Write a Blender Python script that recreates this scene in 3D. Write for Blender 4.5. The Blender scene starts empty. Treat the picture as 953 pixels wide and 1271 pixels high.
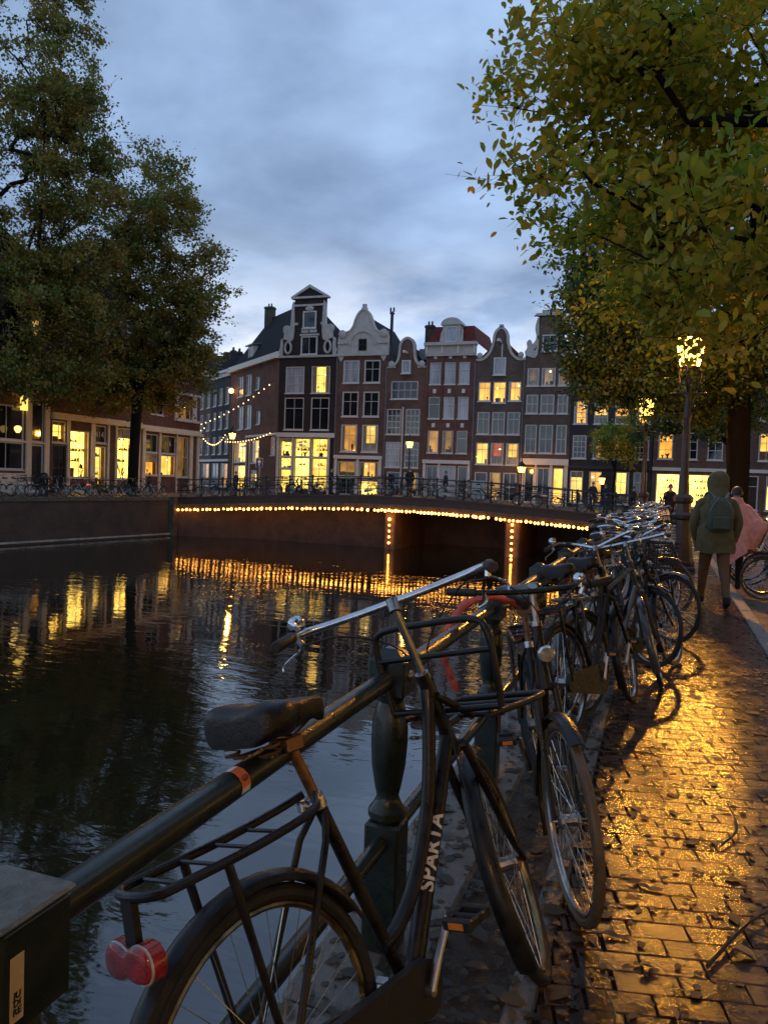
import bpy, bmesh, math, random
import numpy as np
from mathutils import Vector, Matrix, Euler
PI=math.pi; rad=math.radians
SC=bpy.context.scene; COL=SC.collection
random.seed(7)
# ---------------------------------------------------------------- camera
CAM_H=1.52
cam=bpy.data.cameras.new('camera'); cam.sensor_fit='HORIZONTAL'; cam.sensor_width=36.0; cam.lens=36.0*955/953
cam.clip_start=0.05; cam.clip_end=3000
camo=bpy.data.objects.new('camera',cam); COL.objects.link(camo); SC.camera=camo
_yaw,_pit,_rol=rad(19.9),rad(2.25),rad(2.0)
_f0=Vector((-math.sin(_yaw),math.cos(_yaw),0)); _r0=Vector((math.cos(_yaw),math.sin(_yaw),0)); _u0=Vector((0,0,1))
_f=_f0*math.cos(_pit)-_u0*math.sin(_pit); _u1=_u0*math.cos(_pit)+_f0*math.sin(_pit)
_R=_r0*math.cos(_rol)+_u1*math.sin(_rol); _U=-_r0*math.sin(_rol)+_u1*math.cos(_rol)
m=Matrix((_R,_U,-_f)).transposed().to_4x4(); m.translation=Vector((0,0,CAM_H)); camo.matrix_world=m
# ---------------------------------------------------------------- world: overcast dusk sky
W=bpy.data.worlds.new('World'); SC.world=W; W.use_nodes=True
nt=W.node_tree; N=nt.nodes; L=nt.links; N.clear()
def wn(t,**k):
    n=N.new(t)
    for a,b in k.items(): setattr(n,a,b)
    return n
out=wn('ShaderNodeOutputWorld'); bg=wn('ShaderNodeBackground'); tc=wn('ShaderNodeTexCoord')
sky=wn('ShaderNodeTexSky'); sky.sky_type='NISHITA'; sky.sun_disc=False; sky.sun_elevation=rad(2.0); sky.sun_rotation=rad(-20); sky.altitude=0; sky.air_density=1.6; sky.dust_density=2.5; sky.ozone_density=2.5
sep=wn('ShaderNodeSeparateXYZ'); L.new(tc.outputs['Generated'],sep.inputs[0])
zc=wn('ShaderNodeMath',operation='MAXIMUM'); L.new(sep.outputs['Z'],zc.inputs[0]); zc.inputs[1].default_value=0.0
za=wn('ShaderNodeMath',operation='ADD'); L.new(zc.outputs[0],za.inputs[0]); za.inputs[1].default_value=0.34
dx=wn('ShaderNodeMath',operation='DIVIDE'); L.new(sep.outputs['X'],dx.inputs[0]); L.new(za.outputs[0],dx.inputs[1])
dy=wn('ShaderNodeMath',operation='DIVIDE'); L.new(sep.outputs['Y'],dy.inputs[0]); L.new(za.outputs[0],dy.inputs[1])
cb=wn('ShaderNodeCombineXYZ'); L.new(dx.outputs[0],cb.inputs[0]); L.new(dy.outputs[0],cb.inputs[1])
mp=wn('ShaderNodeMapping'); L.new(cb.outputs[0],mp.inputs[0]); mp.inputs['Scale'].default_value=(0.95,1.25,1); mp.inputs['Rotation'].default_value=(0,0,rad(25)); mp.inputs['Location'].default_value=(0.75,0.2,0)
n1=wn('ShaderNodeTexNoise'); L.new(mp.outputs[0],n1.inputs['Vector']); n1.inputs['Scale'].default_value=1.25; n1.inputs['Detail'].default_value=7; n1.inputs['Roughness'].default_value=0.52; n1.inputs['Distortion'].default_value=0.35
n2=wn('ShaderNodeTexNoise'); L.new(mp.outputs[0],n2.inputs['Vector']); n2.inputs['Scale'].default_value=3.1; n2.inputs['Detail'].default_value=6; n2.inputs['Roughness'].default_value=0.55; n2.inputs['Distortion'].default_value=0.2
r1=wn('ShaderNodeValToRGB'); L.new(n1.outputs[0],r1.inputs[0])
e=r1.color_ramp.elements; e[0].position=0.34; e[0].color=(0.145,0.215,0.345,1); e[1].position=0.66; e[1].color=(0.345,0.49,0.75,1)
r2=wn('ShaderNodeValToRGB'); L.new(n2.outputs[0],r2.inputs[0])
e=r2.color_ramp.elements; e[0].position=0.36; e[0].color=(0.80,0.81,0.84,1); e[1].position=0.70; e[1].color=(1.22,1.20,1.16,1)
mul=wn('ShaderNodeMix',data_type='RGBA',blend_type='MULTIPLY'); mul.inputs[0].default_value=1.0
L.new(r1.outputs[0],mul.inputs[6]); L.new(r2.outputs[0],mul.inputs[7])
# the cloud deck thins towards the horizon all round: paler broken light there
hz=wn('ShaderNodeMapRange'); L.new(sep.outputs['Z'],hz.inputs[0]); hz.inputs[1].default_value=0.03; hz.inputs[2].default_value=0.34; hz.inputs[3].default_value=1.0; hz.inputs[4].default_value=0.0; hz.interpolation_type='SMOOTHSTEP'
n3=wn('ShaderNodeTexNoise'); L.new(mp.outputs[0],n3.inputs['Vector']); n3.inputs['Scale'].default_value=2.3; n3.inputs['Detail'].default_value=6; n3.inputs['Roughness'].default_value=0.55
n3r=wn('ShaderNodeMapRange'); L.new(n3.outputs[0],n3r.inputs[0]); n3r.inputs[1].default_value=0.40; n3r.inputs[2].default_value=0.58; n3r.inputs[3].default_value=0.10; n3r.inputs[4].default_value=1.0
hm=wn('ShaderNodeMath',operation='MULTIPLY'); L.new(hz.outputs[0],hm.inputs[0]); L.new(n3r.outputs[0],hm.inputs[1])
skm=wn('ShaderNodeMix',data_type='RGBA',blend_type='MULTIPLY'); skm.inputs[0].default_value=1.0; L.new(sky.outputs[0],skm.inputs[6]); skm.inputs[7].default_value=(0.06,0.06,0.06,1)
adds=wn('ShaderNodeMix',data_type='RGBA',blend_type='ADD'); adds.inputs[0].default_value=1.0; L.new(skm.outputs[2],adds.inputs[6]); adds.inputs[7].default_value=(0.85,1.0,1.15,1)
mh=wn('ShaderNodeMix',data_type='RGBA'); L.new(hm.outputs[0],mh.inputs[0]); L.new(mul.outputs[2],mh.inputs[6]); L.new(adds.outputs[2],mh.inputs[7])
L.new(mh.outputs[2],bg.inputs[0]); bg.inputs[1].default_value=1.0; L.new(bg.outputs[0],out.inputs[0])
# a weak, very soft sun behind the cloud (dusk)
sl=bpy.data.lights.new('sun','SUN'); sl.energy=0.06; sl.angle=rad(25); sl.color=(1,0.93,0.85)
so=bpy.data.objects.new('sun',sl); COL.objects.link(so); so.rotation_euler=(rad(60),0,rad(150)); so.location=(0,0,40)
# ---------------------------------------------------------------- render settings
SC.view_settings.view_transform='Standard'; SC.view_settings.look='None'; SC.view_settings.exposure=0.42; SC.view_settings.gamma=1.0; SC.view_settings.use_curve_mapping=False
SC.render.engine='CYCLES'
cy=SC.cycles; cy.use_denoising=True; cy.max_bounces=6; cy.diffuse_bounces=2; cy.glossy_bounces=3; cy.transmission_bounces=3; cy.transparent_max_bounces=8; cy.caustics_reflective=False; cy.caustics_refractive=False; cy.sample_clamp_indirect=4.0; cy.sample_clamp_direct=0
try: cy.use_light_tree=True
except Exception: pass
# ================================================================ helpers
class MB:
    """collects shapes into one mesh"""
    def __init__(s): s.v=[]; s.f=[]; s.m=[]
    def add(s,vs,fs,mi=0,M=None):
        o=len(s.v)
        if M is not None: vs=[M@Vector(p) for p in vs]
        s.v+= [tuple(p) for p in vs]; s.f+=[tuple(i+o for i in f) for f in fs]; s.m+=[mi]*len(fs); return s
    def box(s,x0,y0,z0,x1,y1,z1,mi=0,M=None):
        return s.add([(x0,y0,z0),(x1,y0,z0),(x1,y1,z0),(x0,y1,z0),(x0,y0,z1),(x1,y0,z1),(x1,y1,z1),(x0,y1,z1)],
          [(0,3,2,1),(4,5,6,7),(0,1,5,4),(1,2,6,5),(2,3,7,6),(3,0,4,7)],mi,M)
    def bbox(s,x0,y0,z0,x1,y1,z1,b=.01,mi=0,M=None):
        """box with chamfered vertical and top edges"""
        def ring(z,i): return [(x0+i,y0,z),(x1-i,y0,z),(x1,y0+i,z),(x1,y1-i,z),(x1-i,y1,z),(x0+i,y1,z),(x0,y1-i,z),(x0,y0+i,z)]
        def ring2(z,i): return [(x0+2*i,y0+i,z),(x1-2*i,y0+i,z),(x1-i,y0+2*i,z),(x1-i,y1-2*i,z),(x1-2*i,y1-i,z),(x0+2*i,y1-i,z),(x0+i,y1-2*i,z),(x0+i,y0+2*i,z)]
        vs=ring2(z0,b)+ring(z0+b,b)+ring(z1-b,b)+ring2(z1,b); fs=[tuple(range(7,-1,-1)),tuple(range(24,32))]
        for k in range(3):
            for i in range(8): j=(i+1)%8; fs.append((k*8+i,k*8+j,k*8+8+j,k*8+8+i))
        return s.add(vs,fs,mi,M)
    def tube(s,pts,r,n=8,mi=0,closed=False,cap=True,M=None,flat=1.0,up=None):
        P=[Vector(p) for p in pts]; k=len(P)
        R=[r]*k if not hasattr(r,'__len__') else list(r)
        T=[]
        for i in range(k):
            a=P[i-1] if (i>0 or closed) else P[i]; b=P[(i+1)%k] if (i<k-1 or closed) else P[i]
            t=(b-a); T.append(t.normalized() if t.length>1e-9 else Vector((0,0,1)))
        u=Vector(up) if up is not None else (Vector((0,0,1)) if abs(T[0].z)<.9 else Vector((1,0,0)))
        vs=[]; 
        for i in range(k):
            u=(u-T[i]*u.dot(T[i])); 
            if u.length<1e-6: u=T[i].orthogonal()
            u.normalize(); w=T[i].cross(u)
            for j in range(n):
                a=2*PI*j/n; vs.append(P[i]+(u*math.cos(a)*flat+w*math.sin(a))*R[i])
        fs=[]
        for i in range(k if closed else k-1):
            a=i*n; b=((i+1)%k)*n
            for j in range(n): jj=(j+1)%n; fs.append((a+j,a+jj,b+jj,b+j))
        if cap and not closed: fs.append(tuple(range(n-1,-1,-1))); fs.append(tuple((k-1)*n+j for j in range(n)))
        return s.add(vs,fs,mi,M)
    def lathe(s,prof,n=12,c=(0,0,0),mi=0,M=None,cap=True):
        vs=[]; fs=[]; k=len(prof)
        for (r,z) in prof:
            for j in range(n): a=2*PI*j/n; vs.append((c[0]+r*math.cos(a),c[1]+r*math.sin(a),c[2]+z))
        for i in range(k-1):
            for j in range(n): jj=(j+1)%n; fs.append((i*n+j,i*n+jj,i*n+n+jj,i*n+n+j))
        if cap: fs.append(tuple(range(n-1,-1,-1))); fs.append(tuple((k-1)*n+j for j in range(n)))
        return s.add(vs,fs,mi,M)
    def prism(s,poly,y0,y1,mi=0,M=None):
        """poly: list of (x,z), counter-clockwise seen from -y; extruded y0 (front) .. y1"""
        k=len(poly); vs=[(x,y0,z) for x,z in poly]+[(x,y1,z) for x,z in poly]
        fs=[tuple(range(k)),tuple(range(2*k-1,k-1,-1))]
        for i in range(k): j=(i+1)%k; fs.append((j,i,k+i,k+j))
        return s.add(vs,fs,mi,M)
    def ball(s,c,r,nu=10,nv=7,mi=0,M=None):
        rx,ry,rz=(r,r,r) if not hasattr(r,'__len__') else r
        vs=[(c[0],c[1],c[2]-rz)]; fs=[]
        for i in range(1,nv):
            t=PI*i/nv
            for j in range(nu): a=2*PI*j/nu; vs.append((c[0]+rx*math.sin(t)*math.cos(a),c[1]+ry*math.sin(t)*math.sin(a),c[2]-rz*math.cos(t)))
        vs.append((c[0],c[1],c[2]+rz)); top=len(vs)-1
        for j in range(nu): jj=(j+1)%nu; fs.append((0,1+jj,1+j)); fs.append((top,1+(nv-2)*nu+j,1+(nv-2)*nu+jj))
        for i in range(nv-2):
            for j in range(nu): jj=(j+1)%nu; a=1+i*nu; fs.append((a+j,a+jj,a+nu+jj,a+nu+j))
        return s.add(vs,fs,mi,M)
    def mesh(s,name,mats,smooth=True,ang=35):
        me=bpy.data.meshes.new(name); me.from_pydata(s.v,[],s.f)
        for mt in (mats if isinstance(mats,(list,tuple)) else [mats]): me.materials.append(mt)
        if any(s.m): me.polygons.foreach_set('material_index',s.m)
        if smooth:
            me.polygons.foreach_set('use_smooth',[True]*len(me.polygons))
            me.set_sharp_from_angle(angle=rad(ang))
        me.update(); return me
    def build(s,name,mats,parent=None,smooth=True,ang=35,M=None):
        return link(name,s.mesh(name,mats,smooth,ang),parent,M)
def link(name,data,parent=None,M=None):
    o=bpy.data.objects.new(name,data); COL.objects.link(o)
    if parent is not None: o.parent=parent
    if M is not None: o.matrix_basis=M
    return o
def tag(o,label=None,cat=None,group=None,kind=None):
    if label: o['label']=label
    if cat: o['category']=cat
    if group: o['group']=group
    if kind: o['kind']=kind
    return o
def empty(name,loc=(0,0,0),rot=(0,0,0)):
    o=bpy.data.objects.new(name,None); COL.objects.link(o); o.location=loc; o.rotation_euler=rot; o.empty_display_size=.2; return o
def copy_tree(o,parent=None):
    c=o.copy(); COL.objects.link(c); c.parent=parent
    for ch in o.children: copy_tree(ch,c)
    return c
def cr(pts,n=6,closed=False):
    """Catmull-Rom through pts"""
    P=[Vector(p) for p in pts]; k=len(P); o=[]
    rng=range(k) if closed else range(k-1)
    for i in rng:
        p0=P[(i-1)%k] if (closed or i>0) else P[i]*2-P[i+1]
        p1=P[i]; p2=P[(i+1)%k]; p3=P[(i+2)%k] if (closed or i+2<k) else P[i+1]*2-P[i]
        for j in range(n):
            t=j/n; o.append(.5*((2*p1)+(p2-p0)*t+(2*p0-5*p1+4*p2-p3)*t*t+(3*p1-p0-3*p2+p3)*t**3))
    if not closed: o.append(P[-1])
    return o
ORD=['first','second','third','fourth','fifth','sixth','seventh','eighth','ninth','tenth','eleventh','twelfth','thirteenth','fourteenth','fifteenth','sixteenth','seventeenth','eighteenth','nineteenth','twentieth','twenty-first','twenty-second','twenty-third','twenty-fourth','twenty-fifth','twenty-sixth']
# ================================================================ materials
MATS={}
def nodes_of(name):
    mt=bpy.data.materials.new(name); mt.use_nodes=True; t=mt.node_tree; t.nodes.clear()
    o=t.nodes.new('ShaderNodeOutputMaterial'); return mt,t,o
def nd(t,ty,ins=None,**k):
    n=t.nodes.new(ty)
    for a,b in k.items(): setattr(n,a,b)
    if ins:
        for a,b in ins.items():
            if hasattr(b,'is_linked') or isinstance(b,bpy.types.NodeSocket): t.links.new(b,n.inputs[a])
            else: n.inputs[a].default_value=b
    return n
def c4(c): return (c[0],c[1],c[2],1)
def mat(name,col,rough=.5,metal=0,var=.2,scale=8,bump=0,bscale=None,rvar=.12,col2=None,spec=.5,island=False,objrand=False,coat=0,stretch=(1,1,1),world=False,ior=1.45):
    if name in MATS: return MATS[name]
    mt,t,o=nodes_of(name)
    if world: vec=nd(t,'ShaderNodeNewGeometry').outputs['Position']
    else: vec=nd(t,'ShaderNodeTexCoord').outputs['Object']
    mpn=nd(t,'ShaderNodeMapping',{'Vector':vec,'Scale':stretch})
    no=nd(t,'ShaderNodeTexNoise',{'Vector':mpn.outputs[0],'Scale':scale,'Detail':5.0,'Roughness':.6})
    ca=c4([c*(1-var) for c in col]); cb_=c4([min(1,c*(1+var)) for c in (col2 or col)])
    rp=nd(t,'ShaderNodeValToRGB',{'Fac':no.outputs[0]}); rp.color_ramp.elements[0].position=.32; rp.color_ramp.elements[1].position=.68
    rp.color_ramp.elements[0].color=ca; rp.color_ramp.elements[1].color=cb_
    colour=rp.outputs[0]
    if island or objrand:
        rnd=nd(t,'ShaderNodeNewGeometry').outputs['Random Per Island'] if island else nd(t,'ShaderNodeObjectInfo').outputs['Random']
        mr=nd(t,'ShaderNodeMapRange',{0:rnd,3:.6,4:1.4})
        cm=nd(t,'ShaderNodeCombineXYZ',{0:mr.outputs[0],1:mr.outputs[0],2:mr.outputs[0]})
        mx=nd(t,'ShaderNodeMix',{0:1.0},data_type='RGBA',blend_type='MULTIPLY'); t.links.new(colour,mx.inputs[6]); t.links.new(cm.outputs[0],mx.inputs[7]); colour=mx.outputs[2]
    b=nd(t,'ShaderNodeBsdfPrincipled',{'Base Color':colour,'Metallic':metal,'Specular IOR Level':spec,'IOR':ior})
    if coat: b.inputs['Coat Weight'].default_value=coat; b.inputs['Coat Roughness'].default_value=.15
    rr=nd(t,'ShaderNodeMapRange',{0:no.outputs[0],1:.3,2:.7,3:max(.02,rough-rvar),4:min(1,rough+rvar)}); t.links.new(rr.outputs[0],b.inputs['Roughness'])
    if bump:
        nb=nd(t,'ShaderNodeTexNoise',{'Vector':mpn.outputs[0],'Scale':bscale or scale*3,'Detail':6.0,'Roughness':.65})
        bp=nd(t,'ShaderNodeBump',{'Height':nb.outputs[0],'Strength':bump,'Distance':.02}); t.links.new(bp.outputs[0],b.inputs['Normal'])
    t.links.new(b.outputs[0],o.inputs[0]); MATS[name]=mt; return mt
def emis(name,col,st,var=0,scale=3):
    if name in MATS: return MATS[name]
    mt,t,o=nodes_of(name); e=nd(t,'ShaderNodeEmission',{'Color':c4(col),'Strength':st})
    if var:
        tcn=nd(t,'ShaderNodeTexCoord'); no=nd(t,'ShaderNodeTexNoise',{'Vector':tcn.outputs['Object'],'Scale':scale,'Detail':3.0})
        mr=nd(t,'ShaderNodeMapRange',{0:no.outputs[0],1:.3,2:.7,3:st*(1-var),4:st*(1+var)}); t.links.new(mr.outputs[0],e.inputs[1])
    t.links.new(e.outputs[0],o.inputs[0]); MATS[name]=mt; return mt
def lit_glass(name,col,st):
    """lamp glass: glows and lets the bulb inside shine through"""
    if name in MATS: return MATS[name]
    mt,t,o=nodes_of(name); e=nd(t,'ShaderNodeEmission',{'Color':c4(col),'Strength':st}); tr=nd(t,'ShaderNodeBsdfTransparent',{'Color':(.9,.85,.6,1)})
    mx=nd(t,'ShaderNodeAddShader'); t.links.new(e.outputs[0],mx.inputs[0]); t.links.new(tr.outputs[0],mx.inputs[1]); t.links.new(mx.outputs[0],o.inputs[0]); MATS[name]=mt; return mt
def room_mat(name,c1,c2,st,scale=1.1,shelf=0,furn=.3,base=(.05,.03,.02)):
    """a lit room seen through a window: bright ceiling, darker furniture and shelf shapes, glossy glass in front"""
    if name in MATS: return MATS[name]
    mt,t,o=nodes_of(name); g=nd(t,'ShaderNodeNewGeometry'); 
    mpn=nd(t,'ShaderNodeMapping',{'Vector':g.outputs['Position'],'Scale':(1.3,1.3,1)})
    no=nd(t,'ShaderNodeTexNoise',{'Vector':mpn.outputs[0],'Scale':scale,'Detail':3.0,'Roughness':.55})
    vo=nd(t,'ShaderNodeTexVoronoi',{'Vector':mpn.outputs[0],'Scale':scale*1.5,'Randomness':1.0,'Smoothness':.6},feature='SMOOTH_F1')
    rp=nd(t,'ShaderNodeValToRGB',{'Fac':no.outputs[0]}); rp.color_ramp.elements[0].position=.3; rp.color_ramp.elements[1].position=.66
    rp.color_ramp.elements[0].color=c4(c1); rp.color_ramp.elements[1].color=c4(c2)
    sp=nd(t,'ShaderNodeSeparateColor',{'Color':vo.outputs['Color']})
    mr=nd(t,'ShaderNodeMapRange',{0:sp.outputs[0],1:.2,2:.8,3:st*(1-furn),4:st*(1+furn*.45)})
    e=nd(t,'ShaderNodeEmission',{'Color':rp.outputs[0],'Strength':mr.outputs[0]})
    gl=nd(t,'ShaderNodeBsdfPrincipled',{'Base Color':c4(base),'Roughness':.06})
    ad=nd(t,'ShaderNodeAddShader'); t.links.new(e.outputs[0],ad.inputs[0]); t.links.new(gl.outputs[0],ad.inputs[1]); t.links.new(ad.outputs[0],o.inputs[0]); MATS[name]=mt; return mt
def leaf_mat(name,cols,trans=.35,rough=.5):
    if name in MATS: return MATS[name]
    mt,t,o=nodes_of(name); g=nd(t,'ShaderNodeNewGeometry'); oi=nd(t,'ShaderNodeObjectInfo')
    a=nd(t,'ShaderNodeMath',{0:g.outputs['Random Per Island'],1:oi.outputs['Random']},operation='ADD'); fr=nd(t,'ShaderNodeMath',{0:a.outputs[0]},operation='FRACT')
    rp=nd(t,'ShaderNodeValToRGB',{'Fac':fr.outputs[0]}); el=rp.color_ramp.elements
    while len(el)<len(cols): el.new(.5)
    for i,c in enumerate(cols): el[i].position=i/(len(cols)-1); el[i].color=c4(c)
    # patches of the crown turn at different times
    pn=nd(t,'ShaderNodeTexNoise',{'Vector':g.outputs['Position'],'Scale':.55,'Detail':2.0})
    mr=nd(t,'ShaderNodeMapRange',{0:pn.outputs[0],1:.35,2:.65,3:.65,4:1.15}); cm=nd(t,'ShaderNodeCombineXYZ',{0:mr.outputs[0],1:1.0,2:1.0})
    mx=nd(t,'ShaderNodeMix',{0:1.0},data_type='RGBA',blend_type='MULTIPLY'); t.links.new(rp.outputs[0],mx.inputs[6]); t.links.new(cm.outputs[0],mx.inputs[7])
    b=nd(t,'ShaderNodeBsdfPrincipled',{'Base Color':mx.outputs[2],'Roughness':rough}); tr=nd(t,'ShaderNodeBsdfTranslucent',{'Color':mx.outputs[2]})
    ms=nd(t,'ShaderNodeMixShader',{0:trans}); t.links.new(b.outputs[0],ms.inputs[1]); t.links.new(tr.outputs[0],ms.inputs[2]); t.links.new(ms.outputs[0],o.inputs[0]); MATS[name]=mt; return mt
def brick_mat(name,ca,cb,mortar,sx=.21,sz=.065,rough=.8,bump=.25,axis='XZ',wet=0,rot=0):
    if name in MATS: return MATS[name]
    mt,t,o=nodes_of(name); tcn=nd(t,'ShaderNodeTexCoord'); s_=nd(t,'ShaderNodeSeparateXYZ',{0:tcn.outputs['Object']})
    if axis=='XZ':
        ad=nd(t,'ShaderNodeMath',{0:s_.outputs[0],1:s_.outputs[1]},operation='ADD'); cm=nd(t,'ShaderNodeCombineXYZ',{0:ad.outputs[0],1:s_.outputs[2]})
    else: cm=nd(t,'ShaderNodeCombineXYZ',{0:s_.outputs[0],1:s_.outputs[1]})
    mpn=nd(t,'ShaderNodeMapping',{'Vector':cm.outputs[0],'Rotation':(0,0,rot)})
    br=nd(t,'ShaderNodeTexBrick',{'Vector':mpn.outputs[0],'Color1':c4(ca),'Color2':c4(cb),'Mortar':c4(mortar),'Scale':1.0,'Mortar Size':.006,'Brick Width':sx,'Row Height':sz})
    no=nd(t,'ShaderNodeTexNoise',{'Vector':tcn.outputs['Object'],'Scale':.9,'Detail':8.0,'Roughness':.68})
    mr=nd(t,'ShaderNodeMapRange',{0:no.outputs[0],1:.3,2:.7,3:.5,4:1.45}); cmm=nd(t,'ShaderNodeCombineXYZ',{0:mr.outputs[0],1:mr.outputs[0],2:mr.outputs[0]})
    mx=nd(t,'ShaderNodeMix',{0:1.0},data_type='RGBA',blend_type='MULTIPLY'); t.links.new(br.outputs[0],mx.inputs[6]); t.links.new(cmm.outputs[0],mx.inputs[7])
    b=nd(t,'ShaderNodeBsdfPrincipled',{'Base Color':mx.outputs[2],'Roughness':rough})
    hh=br.outputs['Fac']
    bp=nd(t,'ShaderNodeBump',{'Height':hh,'Strength':bump,'Distance':.01},invert=True)
    if wet:
        n2=nd(t,'ShaderNodeTexNoise',{'Vector':tcn.outputs['Object'],'Scale':1.6,'Detail':5.0}); rr=nd(t,'ShaderNodeMapRange',{0:n2.outputs[0],1:.35,2:.65,3:rough-wet,4:rough+.1}); t.links.new(rr.outputs[0],b.inputs['Roughness'])
        n4=nd(t,'ShaderNodeTexNoise',{'Vector':tcn.outputs['Object'],'Scale':22.0,'Detail':4.0}); b2=nd(t,'ShaderNodeBump',{'Height':n4.outputs[0],'Strength':.35,'Distance':.02,'Normal':bp.outputs[0]}); t.links.new(b2.outputs[0],b.inputs['Normal'])
    else: t.links.new(bp.outputs[0],b.inputs['Normal'])
    t.links.new(b.outputs[0],o.inputs[0]); MATS[name]=mt; return mt
def clear_glass(name):
    """window glass: mostly see-through, with a mirror reflection that grows at glancing angles"""
    if name in MATS: return MATS[name]
    mt,t,o=nodes_of(name); tr=nd(t,'ShaderNodeBsdfTransparent',{'Color':(.92,.94,.92,1)}); gl=nd(t,'ShaderNodeBsdfGlossy',{'Roughness':.05}); fr=nd(t,'ShaderNodeFresnel',{'IOR':1.5})
    ms=nd(t,'ShaderNodeMixShader',{0:fr.outputs[0]}); t.links.new(tr.outputs[0],ms.inputs[1]); t.links.new(gl.outputs[0],ms.inputs[2]); t.links.new(ms.outputs[0],o.inputs[0]); MATS[name]=mt; return mt
def room_wall(name,c1,c2,st):
    """the lit back wall of a room: each window its own tint and brightness"""
    if name in MATS: return MATS[name]
    mt,t,o=nodes_of(name); oi=nd(t,'ShaderNodeObjectInfo'); mx=nd(t,'ShaderNodeMix',{0:oi.outputs['Random']},data_type='RGBA'); mx.inputs[6].default_value=c4(c1); mx.inputs[7].default_value=c4(c2)
    tcn=nd(t,'ShaderNodeTexCoord'); no=nd(t,'ShaderNodeTexNoise',{'Vector':tcn.outputs['Object'],'Scale':1.1,'Detail':2.0})
    m2=nd(t,'ShaderNodeMath',{0:oi.outputs['Random'],1:7.31},operation='MULTIPLY'); f2=nd(t,'ShaderNodeMath',{0:m2.outputs[0]},operation='FRACT'); a=nd(t,'ShaderNodeMapRange',{0:f2.outputs[0],3:st*.40,4:st*1.30}); b=nd(t,'ShaderNodeMapRange',{0:no.outputs[0],1:.3,2:.7,3:.6,4:1.3}); m3=nd(t,'ShaderNodeMath',{0:a.outputs[0],1:b.outputs[0]},operation='MULTIPLY')
    e=nd(t,'ShaderNodeEmission',{'Color':mx.outputs[2],'Strength':m3.outputs[0]}); t.links.new(e.outputs[0],o.inputs[0]); MATS[name]=mt; return mt
# ================================================================ common materials
M_stone=mat('quay_stone',(.15,.135,.115),.5,var=.4,scale=5,bump=.5,bscale=30,rvar=.2)
M_stone_d=mat('dark_stone',(.075,.065,.05),.6,var=.4,scale=3,bump=.5,bscale=20)
M_kerb=mat('kerb_granite',(.20,.19,.175),.42,var=.3,scale=14,bump=.35,bscale=60,rvar=.2)
M_ironG=mat('dark_green_iron',(.009,.016,.010),.36,var=.35,scale=14,bump=.16,bscale=60,rvar=.16,coat=.3)
M_ironB=mat('black_iron',(.012,.012,.012),.4,var=.3,scale=20)
M_ironR=mat('brown_iron',(.05,.022,.016),.38,var=.3,scale=12,bump=.1,coat=.2)
M_white=mat('white_paint',(.62,.60,.56),.5,var=.08,scale=2)
M_cream=mat('cream_paint',(.72,.64,.50),.5,var=.12,scale=2)
M_black=mat('black_paint',(.014,.013,.013),.4,var=.3,scale=6)
M_asph=mat('street_surface',(.075,.06,.05),.45,var=.3,scale=1.2,bump=.4,bscale=40,rvar=.2,world=True)
M_chrome=mat('chrome',(.62,.62,.64),.22,metal=1,var=.15,scale=30)
M_steel=mat('dull_steel',(.36,.35,.34),.38,metal=1,var=.25,scale=25)
M_bulb=emis('warm_bulb',(1,.38,.055),13)
M_rope=mat('black_cable',(.01,.01,.01),.6)
# ================================================================ ground, water, quays
WZ=-2.6
g=MB(); S=1500
def sheet(x0,y0,x1,y1,z): g.add([(x0,y0,z),(x1,y0,z),(x1,y1,z),(x0,y1,z)],[(0,1,2,3)])
sheet(-.62,-60,S,S,-.15); sheet(-S,52.9,-.62,S,-.15)
g.add([(-S,-60,-.15),(-47,-60,-.15),(-31.3,44,-.15),(-31.3,52.9,-.15),(-S,52.9,-.15)],[(0,1,2,3,4)])
tag(g.build('ground',M_asph,smooth=False),kind='structure')
M_cob=brick_mat('street_bricks',(.10,.058,.04),(.075,.046,.035),(.03,.026,.022),.2,.1,rough=.5,axis='XY',wet=.22,bump=.4)
g=MB(); g.add([(-120,-60,0),(-46.6,-60,0),(-30.95,44,0),(-30.95,52.7,0),(-120,52.7,0)],[(0,1,2,3,4)]); tag(g.build('street_left_bank',M_cob,smooth=False),kind='structure')
g=MB(); sheet(-120,52.7,120,200,0); sheet(-.62,42,120,52.7,0); tag(g.build('street_far_bank',M_cob,smooth=False),kind='structure')
M_cobr=brick_mat('path_bricks_far',(.115,.062,.035),(.085,.048,.03),(.028,.022,.017),.2,.1,rough=.40,axis='XY',wet=.24,bump=.5,rot=rad(-14))
g=MB(); sheet(-.28,14.0,1.0,42,-.004); tag(g.build('path',M_cobr,smooth=False),kind='structure')
g=MB(); sheet(1.0,-60,120,42,-.09); tag(g.build('road',M_cob,smooth=False),kind='structure')
M_soil=mat('wet_soil',(.045,.033,.022),.42,var=.5,scale=9,bump=.9,bscale=45,rvar=.25)
g=MB(); sheet(-.66,-8,-.34,42,-.012); tag(g.build('soil_strip',M_soil,smooth=False),kind='structure')
M_sand=mat('joint_sand',(.03,.022,.016),.45,var=.4,scale=12,bump=.5,bscale=80,rvar=.2)
g=MB(); sheet(-.30,-8,1.0,14,-.022); tag(g.build('path_bed',M_sand,smooth=False),kind='structure')
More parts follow.
